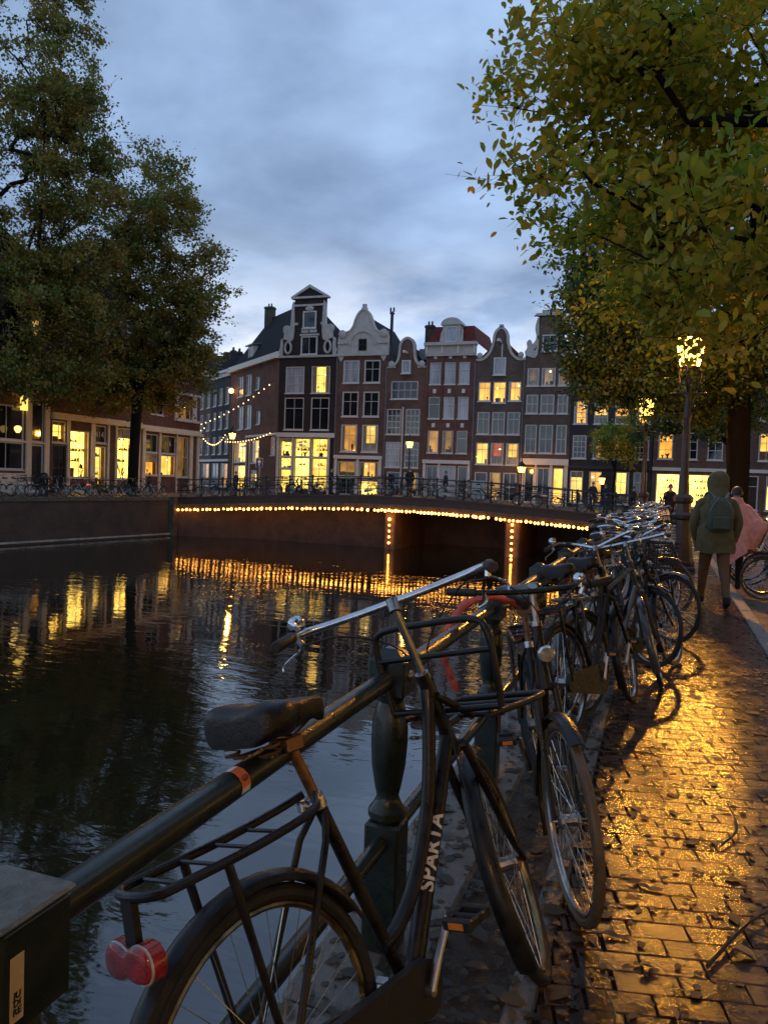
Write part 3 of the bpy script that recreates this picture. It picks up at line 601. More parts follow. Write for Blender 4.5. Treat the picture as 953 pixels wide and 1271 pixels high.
# ---- house 1: dark corner house with neck gable and a long red side wall
x0=-32.9; X=lambda v:v-x0
w1=[(X(-32.25),9.15,X(-30.4),11.5,'b',3,3),(X(-29.7),9.15,X(-27.9),11.5,'l',3,3),(X(-32.28),5.9,X(-30.36),8.75,'d',2,2,{'tr':(.68,)}),(X(-29.66),5.9,X(-27.89),8.75,'d',2,2,{'tr':(.68,)}),
 (X(-32.65),3.5,X(-31.4),5.15,'s',2,2),(X(-32.65),2.45,X(-31.4),3.42,'s',1,1),(X(-32.65),.25,X(-31.4),2.37,'s',1,2,{'sill':False}),
 (X(-31.25),3.5,X(-29.6),5.15,'s',2,2),(X(-31.25),.6,X(-29.6),3.42,'s',2,3),(X(-29.52),3.5,X(-27.9),5.15,'s',2,2),(X(-29.52),.6,X(-27.9),3.42,'s',2,3)]
H1=house('canal_house','dark brick corner house with white-trimmed neck gable and glowing shop windows',(x0,Y,0),0,5.6,12.4,M_b1,w1,back=False)
slab(H1,'shop_cornice',M_white,(-.05,-.22,5.22,5.65,.0,5.36),(-.02,-.12,5.36,5.62,.0,5.62)); slab(H1,'shop_pilaster',M_white,(-.02,-.08,-.1,.22,.02,5.2),(1.52,-.05,0,1.63,.02,5.2),(5.02,-.08,-.1,5.2,.02,5.2),(3.31,-.05,.0,3.37,.02,5.2)); slab(H1,'shop_plinth',M_stone_d,(.22,-.04,-.1,5.02,.02,.22))
# diamond tracery in the little light over the shop door
b=MB()
for (a,c) in (((.30,2.93),(.87,3.38)),((.87,3.38),(1.45,2.93)),((1.45,2.93),(.87,2.5)),((.87,2.5),(.30,2.93))): b.tube([(a[0],.05,a[1]),(c[0],.05,c[1])],.022,4)
b.build('diamond_tracery',M_fr,H1)
gable_face(H1,[(0,12.4),(5.6,12.4),(5.3,12.45),(5.3,13.9),(4.35,14.1),(4.35,17.45),(1.35,17.45),(1.35,14.1),(.3,13.9),(.3,12.45)],M_b1,curve=False)
slab(H1,'base_band',M_gab,(-.08,-.14,12.28,5.68,.1,12.46)); slab(H1,'neck_band',M_gab,(1.25,-.1,16.78,4.45,.05,16.95),(1.3,-.08,15.15,1.75,.02,15.35),(3.95,-.08,15.15,4.4,.02,15.35))
b=MB(); b.prism([(1.05,17.45),(4.65,17.45),(4.65,17.62),(1.05,17.62)],-.2,.35); b.prism([(1.05,17.63),(1.4,17.63),(2.85,18.38),(4.3,17.63),(4.65,17.63),(2.85,18.66)],-.2,.35); b.build('pediment',M_gab,H1,False)
gable_face(H1,[(1.4,17.62),(4.3,17.62),(2.85,18.4)],M_b1,'pediment_field',-.05,.3,curve=False)
for s in (0,1):
    f=(lambda u:u) if not s else (lambda u:5.6-u-.1)
    gable_face(H1,[(f(.35),13.95),(f(1.33),13.95),(f(1.33),17.0),(f(1.12),16.9),(f(1.05),15.6),(f(.98),15.1),(f(.75),15.15),(f(.42),15.1),(f(.3),14.75),(f(.42),14.4)],M_gab,'scroll',-.09,.2,n=4)
    gable_face(H1,[(f(-.02),12.46),(f(.3),12.46),(f(.3),13.9),(f(.1),13.85),(f(.05),13.2),(f(-.1),12.9)],M_gab,'claw_piece',-.09,.2,n=3)
    b=MB(); c=f(.82); P=[(c+.30*math.cos(a)*(1.0 if abs(math.sin(a))<.9 else 1),-.05,13.18+.52*math.sin(a)) for a in [2*PI*i/14 for i in range(14)]]; b.tube(P,.11,6,closed=True); b.build('oval_window_frame',M_gab,H1)
    MB().prism([(c+.22*math.cos(2*PI*i/12),13.18+.40*math.sin(2*PI*i/12)) for i in range(12)],-.03,-.005).build('pane',M_glass,H1,False)
for (a,c,e,f_,g_) in ((2.22,14.85,3.52,16.35,'d'),(2.1,12.52,3.7,14.15,'d')):
    o=window(H1,a,c,e,f_,g_,1 if c>14 else 2,1,fw=.12); o.location.y=-.115
slab(H1,'lintel',M_gab,(2.0,-.16,14.18,3.85,0,14.34),(2.12,-.10,14.45,2.8,0,14.72),(2.92,-.10,14.45,3.6,0,14.72)); MB().ball((2.87,-.1,16.55),(.42,.12,.24),10,6).build('carved_head',M_gab,H1); slab(H1,'hoist_bracket',M_gab,(2.8,-.28,16.6,2.95,0,16.8))
# side wall (runs back along the side street), child of the same house
sd=math.atan2(-.643,.766); LS=13.2
def onside(s): return (0-.766*s,.643*s)   # relative to the front-left corner
sw=empty('tmp_side'); 
sx,sy=onside(LS)
sidew=[(LS-9.3,9.6,LS-8.6-.45,11.6,'d',1,2)]
S=lambda a,b_:(LS-a,LS-b_)
sidew=[]
for (s0,s1,z0,z1,g_,nx,nz) in ((11.0,9.45,9.6,11.6,'d',2,2),(8.6,7.1,9.6,11.6,'d',2,2),(5.9,4.9,9.95,11.15,'d',1,2),(10.8,9.2,6.3,8.6,'d',2,2),(8.5,6.9,6.3,8.6,'d',2,2),(5.5,4.5,6.6,7.85,'d',1,2),(11.6,8.1,3.0,5.0,'s',3,2),(6.8,4.6,2.9,5.1,'l',2,2),(11.5,8.3,.3,2.7,'s',2,1),(6.6,5.0,.6,2.2,'l',2,2),(1.6,.5,3.6,5.3,'l',1,2)):
    sidew.append((LS-s0,z0,LS-s1,z1,g_,nx,nz))
def side_builder():
    b=MB(); wall_grid(b,0,LS,-.3,12.4,[w[:4] for w in sidew]); 
    Ms=Matrix.Translation((sx,sy,0))@Matrix.Rotation(sd,4,'Z')
    b.build('side_wall',M_b1s,H1,False,M=Ms)
    for w in sidew:
        o=window(H1,*w[:7]); o.matrix_basis=Ms@Matrix.Translation((w[0],0,w[1]))
    e=MB(); e.box(-.2,-.42,12.28,LS+.05,-.0,12.48); e.box(-.2,-.30,12.48,LS+.05,0,12.85); e.build('eaves_cornice',M_cream,H1,False,M=Ms)
    e=MB(); e.box(5.2,-.15,5.4,LS,0,5.6); e.build('shop_cornice',M_white,H1,False,M=Ms)
    e=MB(); e.box(LS-11.9,-.1,0,LS-11.7,.02,5.3); e.box(LS-8.0,-.1,0,LS-7.8,.02,5.3); e.box(LS-7.1,-.06,0,LS-6.9,.02,5.2);e.build('shop_pilaster',M_cream,H1,False,M=Ms)
    # dormer standing on the side roof slope
    e=MB(); e.box(LS-9.6,.5,12.9,LS-8.2,2.2,14.6); e.build('dormer',M_white,H1,False,M=Ms)
    e=MB(); e.add([(LS-9.9,.25,14.62),(LS-7.9,.25,14.62),(LS-7.9,3.2,15.0),(LS-9.9,3.2,15.0),(LS-9.9,.25,14.74),(LS-7.9,.25,14.74),(LS-7.9,3.2,15.12),(LS-9.9,3.2,15.12)],[(0,1,5,4),(1,2,6,5),(2,3,7,6),(3,0,4,7),(4,5,6,7),(3,2,1,0)]); e.build('dormer_roof',M_lead,H1,False,M=Ms)
    o=window(H1,0,0,1.0,1.25,'b',2,1); o.matrix_basis=Ms@Matrix.Translation((LS-9.4,.40,13.15))
side_builder(); bpy.data.objects.remove(sw)
r_=MB(); G=(2.85,.36,17.4); A_=(-.12,.1,12.75); C_=(sx-.05,sy+.1,12.75); Rr=(-5.6,8.6,17.9); B_=(5.55,.36,12.5); D_=(5.55,10.5,12.5)
r_.add([A_,C_,Rr,G,B_,D_],[(0,3,2,1),(3,4,5,2),(1,2,5)]); r_.build('roof',M_roof,H1,False)
bw_=MB(); bw_.add([(5.6,.36,-.3),(5.6,10.5,-.3),(5.6,10.5,12.5),(5.6,.36,12.5),(sx,sy,-.3),(sx,sy,12.5)],[(0,1,2,3),(1,4,5,2)]); bw_.build('wall',M_b1,H1,False)
chimney(H1,-5.6,8.2,16.8,18.9,.9,.7)
# ---- house 2: plum brick, white bell gable
x0=-27.27; w=4.65; X=lambda v:v-x0
w2=[]
for z0,z1,gs in ((10.0,11.95,'bd'),(7.1,9.25,'dd'),(4.05,6.4,'ml')):
    for i,(a,c) in enumerate(((-26.7,-25.18),(-24.74,-23.26))): w2.append((X(a),z0,X(c),z1,gs[i],2,2,{'tr':(.62,),'fw':.11}))
w2+=[(X(-26.9),1.9,X(-25.2),3.2,'m',2,1),(X(-24.9),1.9,X(-23.1),3.2,'o',2,1),(X(-26.9),.3,X(-25.2),1.8,'d',2,1),(X(-24.9),.2,X(-23.1),1.8,'s',2,1)]
H2=house('canal_house','plum brick house with a broad white bell gable, second from the corner',(x0,Y,0),0,w,12.5,M_b2,w2,ridge=15.9)
slab(H2,'shop_cornice',M_white,(.0,-.2,3.42,4.5,0,3.72)); slab(H2,'shop_pilaster',M_white,(.05,-.08,-.1,.3,.02,3.4),(4.2,-.08,-.1,4.45,.02,3.4),(2.1,-.05,0,2.35,.02,3.4))
c=w/2
hb=[(0,12.35),(.55,12.35),(w-.55,12.35),(w,12.35),(w,13.9),(w-.15,14.35),(w-.55,14.45),(w-.95,14.35),(w-1.35,14.75),(w-1.55,15.4),(w-1.8,15.95),(c+.25,16.25),(c,16.3)]
full=[(p[0],p[1]) for p in hb]+[(w-p[0],p[1]) for p in hb[::-1][1:-3]]
gable_face(H2,[(0,12.35),(w,12.35)]+hb[4:]+[(w-p[0],p[1]) for p in hb[::-1][1:9]],M_gab,'gable',-.04,.3,n=3,curve=False)
slab(H2,'gable_cornice',M_gab,(-.1,-.22,12.3,w+.1,.0,12.5),(0,-.16,13.35,.95,0,13.5),(w-.95,-.16,13.35,w,0,13.5)); slab(H2,'finial',M_gab,(c-.24,-.08,16.25,c+.24,.3,16.42),(c-.17,-.02,16.42,c+.17,.25,16.75))
trim(H2,[(c-1.15,13.2),(c-1.05,13.75),(c-.6,14.25),(c,14.42),(c+.6,14.25),(c+1.05,13.75),(c+1.15,13.2)],.14,'arch_moulding',y0=-.16,y1=0)
trim(H2,[(w-.1,14.3),(w-.95,14.4),(w-1.35,14.78),(w-1.57,15.4),(w-1.85,15.95),(c,16.27),(1.85,15.95),(1.57,15.4),(1.35,14.78),(.95,14.4),(.1,14.3)],.15,'gable_trim',y0=-.14,y1=.3)
for u in (.42,w-.42): MB().lathe([(.34,0),(.36,.1),(.2,.2)],12,(0,0,0),0,Matrix.Translation((u,-.06,14.2))@Matrix.Rotation(PI/2,4,'X')).build('volute',M_gab,H2)
for u in (.35,w-.35): gable_face(H2,[(u-.32,12.3),(u+.32,12.3),(u,11.8)],M_gab,'corbel',-.12,.0,curve=False)
o=window(H2,c-.36,12.75,c+.36,13.75,'d',2,2,fm=M_frb,fw=.05,sill=False); o.location.y=-.14; chimney(H2,.3,4.5,14.0,16.4,.7,.5); chimney(H2,w-.55,2.2,13.6,16.5,.22,.22)
# ---- house 3: narrow brown house, small bell gable with white edge
x0=-22.6; w=3.45; X=lambda v:v-x0
w3=[(X(-22.2),8.6,X(-19.8),10.1,'d',4,2),(X(-21.3),10.75,X(-20.5),11.85,'b',1,1,{'fw':.13})]
for z0,z1 in ((5.6,7.75),(2.8,4.95)):
    for i,(a,c_) in enumerate(((-22.5,-21.2),(-20.8,-19.55))): w3.append((X(a),z0,X(c_),z1,'b' if (i==0 and z0<3) else 'd',3,4,{'mw':.045}))
w3+=[(.3,.2,1.5,2.4,'d',1,2),(1.8,.2,3.1,2.4,'m',2,2)]
H3=house('canal_house','narrow brown brick house with curved white-edged gable and many-paned windows',(x0,Y,0),0,w,11.3,M_b3,w3[:1]+w3[2:],ridge=13.2)
c=w/2
ol=[(0.1,11.3),(.55,11.35),(.95,11.9),(1.08,12.8),(1.1,13.1),(1.3,13.5),(c,13.72),(w-1.3,13.5),(w-1.1,13.1),(w-1.08,12.8),(w-.95,11.9),(w-.55,11.35),(w-.1,11.3)]
gable_face(H3,ol,M_b3,'gable',0,.3,n=4); trim(H3,[(p[0],p[1]) for p in ol[1:-1]],.2)
for u in (.38,w-.38): MB().lathe([(.28,0),(.3,.12),(.16,.22)],10,(0,0,0),0,Matrix.Translation((u,.0,11.5))@Matrix.Rotation(PI/2,4,'X')).build('volute',M_gab,H3)
slab(H3,'shoulder_block',M_gab,(0,-.1,11.2,.75,.2,11.33),(w-.75,-.1,11.2,w,.2,11.33)); slab(H3,'hoist_beam',M_white,(c-.1,-.9,12.35,c+.1,0,12.55)); o=window(H3,*w3[1][:4],'b',1,1,fw=.13); o.location.y=-.115
slab(H3,'drainpipe',M_white,(1.52,-.12,2.0,1.62,-.02,7.9)); slab(H3,'lintel_band',M_b3,(0,-.03,2.45,w,0,2.62))
# ---- house 4: maroon house, white cornice, red mansard and dormer
x0=-19.15; w=4.2; X=lambda v:v-x0
w4=[]
for z0,z1,gs in ((9.8,11.6,'bbb'),(6.95,8.75,'dbb'),(4.1,5.95,'mmd')):
    for i,(a,c_) in enumerate(((-18.8,-17.85),(-17.52,-16.6),(-16.3,-15.4))): w4.append((X(a),z0,X(c_),z1,gs[i],1,2,{'tr':(.66,),'fw':.06}))
w4+=[(.35,.2,1.35,3.05,'d',2,2),(1.55,.2,2.9,3.05,'b',2,2),(3.05,.2,3.9,3.05,'d',1,2)]
H4=house('canal_house','maroon brick house with white cornice, red mansard roof and round-topped dormer',(x0,Y,0),0,w,12.15,M_b4,w4)
slab(H4,'cornice',M_gab,(-.12,-.5,12.95,w+.12,.2,13.2),(-.05,-.22,12.1,w+.05,.1,12.95)); 
for i in range(4): slab(H4,'cornice_bracket',M_white,(.02+i*1.35,-.36,12.3,.14+i*1.35,-.2,12.95))
for a in (X(-18.33),X(-17.06),X(-15.85)):
    for z in (11.9,9.05,6.22): slab(H4,'keystone',M_white,(a-.13,-.08,z,a+.13,0,z+.34 if z<11 else z+.2))
for u in (.0,1.32,2.60,w-.25): slab(H4,'pilaster',M_b4,(u,-.06,3.8,u+.22,0,12.1))
slab(H4,'shop_cornice',M_white,(.02,-.2,3.2,w-.1,0,3.5)); slab(H4,'shop_pilaster',M_white,(.05,-.08,0,.3,.02,3.2),(w-.3,-.08,0,w-.1,.02,3.2),(1.36,-.05,0,1.54,.02,3.2))
rr=MB(); rr.add([(0,.1,13.2),(w,.1,13.2),(w-.45,1.0,14.75),(.45,1.0,14.75),(.45,7,14.9),(w-.45,7,14.9),(0,8,13.2),(w,8,13.2)],[(0,1,2,3),(3,2,5,4),(1,7,5,2),(6,0,3,4)]); rr.build('mansard_roof',M_roofr,H4,False)
a=X(-17.8); b=MB(); b.box(a,-.1,13.2,a+1.5,1.3,14.65); b.build('dormer',M_gab,H4,False); o=window(H4,a+.3,13.25,a+1.2,14.5,'b',2,1,fw=.07); o.location.y=-.22
b=MB(); b.prism([(a-.15,14.65),(a+1.65,14.65)]+[(a+.75+.9*math.cos(t_),14.65+.6*math.sin(t_)) for t_ in [PI*i/10 for i in range(1,10)]],-.25,1.3); b.build('dormer_pediment',M_gab,H4,False)
for u in (a-.22,a+1.5): gable_face(H4,[(u,13.25),(u+.22,13.25),(u+.22,14.3),(u+.05,13.9)],M_gab,'dormer_scroll',-.12,.1,curve=False)
chimney(H4,-.35,2.0,12,15.1,.75,.6); slab(H4,'side_dormer',M_lead,(-.9,.8,12.0,-.05,2.2,12.9))
# ---- house 5: grey-brown, large bell gable, lit rows
x0=-14.9; w=3.95; X=lambda v:v-x0
w5=[]
for z0,z1,gs in ((8.4,9.95,'ooo'),(5.7,7.5,'ddd'),(3.25,5.0,'lrl')):
    for i,(a,c_) in enumerate(((-14.62,-13.6),(-13.4,-12.35),(-12.15,-11.12))): w5.append((X(a),z0 if not(i==1 and z0>8) else z0-.15,X(c_),z1,gs[i],2,2,{'tr':(.7,)}))
w5+=[(.25,.3,1.3,2.6,'d',1,2),(1.5,.2,2.4,2.6,'m',1,2),(2.6,.3,3.7,2.6,'d',2,2)]
H5=house('canal_house','grey-brown house with tall white-edged bell gable and rows of lit windows',(x0,Y,0),0,w,11.7,M_b5,w5,ridge=13.6,rm=M_roofr)
c=w/2
ol=[(.15,11.7),(.6,11.8),(1.1,12.3),(1.38,13.1),(1.42,13.6),(1.6,14.05),(c,14.3),(w-1.6,14.05),(w-1.42,13.6),(w-1.38,13.1),(w-1.1,12.3),(w-.6,11.8),(w-.15,11.7)]
gable_face(H5,[(0,11.7)]+ol[1:-1]+[(w,11.7)],M_b5,'gable',0,.3,n=4); trim(H5,ol,.2); slab(H5,'finial',M_gab,(c-.16,-.1,14.3,c+.16,.25,14.55))
for u in (.3,w-.3): MB().ball((u,-.05,12.05),(.24,.18,.28),10,7).build('finial_ball',M_gab,H5); slab(H5,'shoulder_block',M_gab,(u-.3,-.12,11.66,u+.3,.2,11.8))
slab(H5,'hoist_beam',M_white,(c-.11,-1.0,13.05,c+.11,0,13.25)); slab(H5,'downpipe',M_white,(c+.1,-.08,11.95,c+.18,-.0,13.0)); o=window(H5,c-.5,10.5,c+.5,11.9,'b',2,1,fw=.11); o.location.y=-.115
# ---- house 6: umber, neck gable with carved scrolls
x0=-10.9; w=3.75; X=lambda v:v-x0
w6=[]
for z0,z1,gs in ((9.6,11.0,'ggg'),(7.4,8.9,'ddd'),(4.25,6.5,'ddd')):
    for i,(a,c_) in enumerate(((-10.68,-9.74),(-9.55,-8.47),(-8.22,-7.4))): w6.append((X(a),z0,X(c_),z1,gs[i],2,2))
w6+=[(.3,.3,1.1,3.1,'d',1,1),(1.3,.9,2.3,3.1,'d',2,1),(2.55,.2,3.4,3.1,'o',1,1)]
H6=house('canal_house','umber brick house with carved white gable scrolls, partly behind the foliage',(x0,Y,0),0,w,12.0,M_b6,w6,ridge=14.3)
gable_face(H6,[(.95,12.0),(2.85,12.0),(2.85,15.2),(.95,15.2)],M_b6,'gable',0,.3,curve=False); slab(H6,'neck_cornice',M_gab,(.75,-.2,15.1,3.05,.3,15.3)); slab(H6,'pediment',M_gab,(1.2,-.15,15.3,2.6,.3,15.55))
for s in (0,1):
    f=(lambda u:u) if not s else (lambda u:w-u)
    gable_face(H6,[(f(.0),12.0),(f(.95),12.0),(f(.95),14.9),(f(.7),14.2),(f(.82),13.4),(f(.55),12.9),(f(.35),13.25),(f(.08),13.05),(f(.12),12.6),(f(-.05),12.3)],M_gab,'scroll',-.12,.2,n=4)
o=window(H6,1.3,12.3,2.5,13.6,'d',2,2); o.location.y=-.115
slab(H6,'shop_cornice',M_white,(0,-.2,3.3,w,0,3.8)); slab(H6,'shop_pilaster',M_white,(.02,-.08,0,.25,.02,3.3),(1.12,-.06,0,1.28,.02,3.3),(2.32,-.06,0,2.53,.02,3.3),(3.45,-.08,0,3.72,.02,3.3))
# ---- further houses of the row, behind the trees
def plain(name,label,loc,rotz,w,h,wm,cols,rows,shop,gl,ridge=None,cw=1.05,nx=2,nz=3,seed=1,fm=None):
    rg=random.Random(seed); ws=[]
    for z0,z1 in rows:
        for i in range(cols):
            u=w*(i+.5)/cols; ws.append((u-cw/2,z0,u+cw/2,z1,rg.choice(gl),nx,nz))
    for (a,c_,g_) in shop: ws.append((a,.4,c_,2.9,g_,2,2,{'tr':(.7,)}))
    r=house(name,label,loc,rotz,w,h,wm,ws,ridge=ridge)
    slab(r,'cornice',M_white if fm is None else fm,(-.05,-.35,h-.1,w+.05,.2,h+.18),(0,-.15,h-.5,w,.1,h-.1)); slab(r,'shop_cornice',M_white if fm is None else fm,(0,-.15,3.1,w,0,3.35))
    return r
plain('canal_house','charcoal house with warm many-paned windows just right of the umber house',(-7.13,Y,0),0,6.2,10.4,M_b7,4,((3.9,5.7),(6.6,8.4)),((.15,1.15,'l'),(1.6,2.6,'o'),(3.4,4.6,'l'),(4.9,5.9,'d')),'oomod',ridge=12.5,nx=3,nz=4,seed=5,fm=M_black)
plain('canal_house','brown house with a bright shop front behind the nearer street lamps',(-.9,Y,0),0,5.2,11.5,M_b3,3,((4.0,6.0),(6.9,8.8),(9.5,10.9)),((.3,2.0,'s'),(2.5,4.6,'s')),'lodd',ridge=13.6,seed=8)
plain('canal_house','plum house with white cornices behind the thick tree trunk',(4.35,Y,0),0,5.0,12,M_b2,3,((4.0,6.0),(6.9,8.8),(9.5,10.9)),((.3,2.1,'d'),(2.6,4.6,'l')),'ddlo',ridge=14,seed=11)
plain('canal_house','umber house with lit ground floor at the right end of the row',(9.4,Y,0),0,6.0,11,M_b6,4,((4.0,6.0),(6.9,8.8)),((.3,2.4,'s'),(3.0,5.6,'l')),'dlod',ridge=13,seed=13)
plain('canal_house','grey-brown house closing the view past the last lit shop',(15.5,Y,0),0,8.0,12,M_b5,5,((4.0,6.0),(6.9,8.8),(9.5,10.9)),((.5,2.6,'d'),(3.4,6.6,'o')),'ddld',ridge=14,seed=17)
# ---- houses further up the side street
dx_,dy_=-.766,.643
def sidehouse(s1,s0,label,h,wm,seed):
    p=(-32.9+dx_*s1,62+dy_*s1,0); L_=s1-s0
    return plain('side_street_house',label,p,sd,L_,h,wm,3,((3.9,5.8),(6.6,8.5),(9.2,11.0)),((.4,L_*.45,'d'),(L_*.55,L_-.4,'m')),'ddmd',ridge=h+2.4,cw=1.1,nz=2,seed=seed)
o=sidehouse(19.6,13.25,'dark house with tall white windows next up the side street',12.6,M_b7,3); chimney(o,1.0,2.0,12.6,15.6); chimney(o,3.0,2.0,12.6,15.2)
sidehouse(27,19.65,'dark brown house second up the side street behind string lights',13.2,M_b6,4); sidehouse(36,27.05,'plum house farthest up the side street',12.0,M_b2,6)
# ---- left bank houses (facade towards the canal)
LX=-39.5
def leftwins(w,h,rows,cols,gl,seed):
    rg=random.Random(seed); ws=[]
    for z0,z1 in rows:
        for i in range(cols): u=w*(i+.5)/cols; ws.append((u-.55,z0,u+.55,z1,rg.choice(gl),2,3))
    return ws
R3=((6.6,8.6),(9.6,11.5),(12.4,13.8))
# A
y0=30.0; U=lambda v:v-y0
wa=leftwins(11.6,15,R3,5,'ddddm',2)+[(U(36.6),1.5,U(39.4),3.25,'d',2,1),(U(36.6),3.4,U(39.4),5.6,'d',2,1),(U(32.2),1.5,U(35.8),3.25,'d',3,1),(U(40.05),.1,U(41.1),3.2,'d',1,1),(U(40.05),3.4,U(41.1),6.2,'d',1,1),(U(30.4),.2,U(31.6),3.2,'d',1,2)]
LA=house('canal_house','dark left bank house with black shop windows and tall white pilasters',(LX,y0,0),PI/2,11.6,15,M_b6,wa,ridge=17.5)
slab(LA,'pilaster',M_cream,(U(39.55),-.12,0,U(39.95),.0,6.7),(U(41.15),-.12,0,U(41.55),0,6.7),(U(36.1),-.12,0,U(36.45),.0,6.7)); slab(LA,'cornice',M_cream,(U(39.3),-.3,6.7,U(41.6),0,6.95),(0,-.3,6.2,U(39.3),0,6.4)); slab(LA,'stall_riser',M_cream,(U(32),-.1,.2,U(39.5),0,1.25)); slab(LA,'transom_bar',M_cream,(U(36.5),-.08,3.26,U(41.2),0,3.38))
b=MB(); b.box(U(38.9),-.35,5.35,U(39.35),-.15,6.3); b.build('lit_sign_box',emis('yellow_sign',(1,.62,.12),1.2),LA,False); MB().ball((U(39.1),-.37,5.85),(.09,.03,.13),8,6).build('sign_emblem',M_black,LA)
b=MB(); b.lathe([(.10,3.85),(.22,4.05),(.22,4.2),(.10,4.3)],8,(U(38.4),-.5,0)); b.build('globe_lamp',emis('small_lamp',(1,.62,.18),1.6),LA)
# B
y0=41.65; w=9.6
wb=leftwins(w,14.4,R3,4,'dddd',4)+[(U(41.9),3.45,U(43.2),4.95,'s',2,2),(U(41.95),.1,U(43.2),3.3,'d',2,2,{'fm':M_frb,'sill':False}),(U(43.6),1.05,U(45.55),4.4,'s',2,2,{'tr':(.62,)}),(U(46.1),3.65,U(47.3),4.95,'d',1,1),(U(46.15),.2,U(47.35),3.4,'s',2,2,{'sill':False}),(U(48.55),1.0,U(50.75),4.95,'s',3,3)]
wb=[tuple(q) for q in wb]
LB=house('canal_house','left bank shop house with cream columns and bright yellow windows behind the tree',(LX,y0,0),PI/2,w,14.4,M_b3,wb,ridge=17)
slab(LB,'cornice',M_cream,(.1,-.4,5.05,w,0,5.3),(.1,-.25,5.3,w,0,5.5)); slab(LB,'pilaster',M_cream,(U(43.25),-.12,0,U(43.52),0,5.05),(U(45.65),-.12,0,U(46.05),0,5.05),(U(47.42),-.1,0,U(47.62),0,5.05),(U(48.28),-.12,0,U(48.5),0,5.05),(U(50.85),-.14,0,U(51.2),0,5.05))
for z0,z1 in ((1.1,3.2),(3.7,4.9)): b=MB(); b.prism([(U(47.68),z0),(U(48.22),z0),(U(48.22),z1-.2),(U(47.95),z1),(U(47.68),z1-.2)],-.05,-.002); b.build('arched_panel',mat('brown_panel',(.06,.03,.02),.4),LB,False)
for i,s_ in enumerate(('414',)): text_mesh('house_number','414',.62,M_fr,.004,LB,Matrix.Translation((U(46.7),.085,4.25))@Matrix.Rotation(PI/2,4,'X'))
#,(.25,.14,.05),.5),(U(43.75),.0,1.75,U(45.4),.03,1.82),(U(43.75),.0,2.35,U(45.4),.03,2.41))
# C
y0=51.3; w=8.3
wc=[(U(52.0),1.4,U(53.6),3.1,'o',1,1),(U(54.05),1.4,U(56.1),3.1,'o',2,1),(U(56.35),1.3,U(58.0),4.8,'m',2,2),(U(52.0),3.25,U(53.6),4.75,'d',2,1),(U(54.05),3.25,U(56.1),4.75,'d',2,1),(U(56.3),6.35,U(58.2),7.9,'m',2,2),(U(52.5),6.4,U(54.3),8.4,'d',2,2),(U(52.5),9.5,U(54.3),11.3,'d',2,2),(U(56.3),9.5,U(58.2),11.3,'d',2,2)]
LC=house('canal_house','left bank corner shop with orange-lit windows and a white bay above',(LX,y0,0),PI/2,w,13,M_b4,wc,ridge=15.5)
slab(LC,'cornice',M_cream,(0,-.4,4.95,w+.1,0,5.2),(0,-.25,5.2,w,0,5.42)); slab(LC,'pilaster',M_cream,(U(51.5),-.14,0,U(51.9),0,4.95),(U(53.7),-.1,0,U(53.98),0,4.95),(U(56.15),-.1,0,U(56.3),0,4.95),(U(58.1),-.14,0,U(58.5),0,4.95),(U(59.2),-.14,0,U(59.5),0,4.95)); slab(LC,'bay_frame',M_white,(U(55.8),-.3,6.1,U(59.3),0,6.3),(U(55.8),-.12,6.3,U(56.2),0,8.4),(U(58.4),-.12,6.3,U(59.0),0,8.4),(U(55.7),-.3,8.4,U(59.3),0,8.6))
text_mesh('house_number','416',.62,M_fr,.004,LC,Matrix.Translation((U(55.05),.07,4.1))@Matrix.Rotation(PI/2,4,'X'))
# ---- houses on the photographer's own side of the street (they close off the sky behind and to the right)
for i,(y,wm,h) in enumerate(((41,M_b5,12.5),(33.4,M_b3,13.5),(25.8,M_b2,12),(18.2,M_b6,13),(10.6,M_b4,12.5),(3,M_b3,14),(-4.6,M_b5,12.5),(-12.2,M_b2,13.5))):
    plain('canal_house','%s house along the road on the photographer\'s side, %s from the bridge'%(('grey-brown','brown','plum','umber','maroon')[i%5],ORD[i]),(11.5,y,0),-PI/2,7.55,h,wm,4,((4.0,6.0),(7.0,9.0),(9.8,11.2)),((.4,3.4,'s' if i%2 else 'o'),(4.2,7.1,'l')),'dldom',ridge=h+2.5,seed=30+i)
for (xx,hh) in ((-27.25,12.2),(-22.62,11.2),(-14.93,11.6),(-10.93,11.9)):
    r=empty('rain_pipe',(xx,Y-.06,0)); tag(r,'thin dark rain pipe between two canal houses, %s'%({-27.25:'left of the white bell gable',-22.62:'right of the white bell gable',-14.93:'right of the red mansard house',-10.93:'left of the umber house'}[xx]),'pipe'); MB().tube([(0,0,0),(0,0,hh)],.045,6).build('pipe',M_lead,r)
    for z in range(2,int(hh),3): MB().box(-.07,-.05,z,.07,.05,z+.06).build('bracket',M_black,r,False)
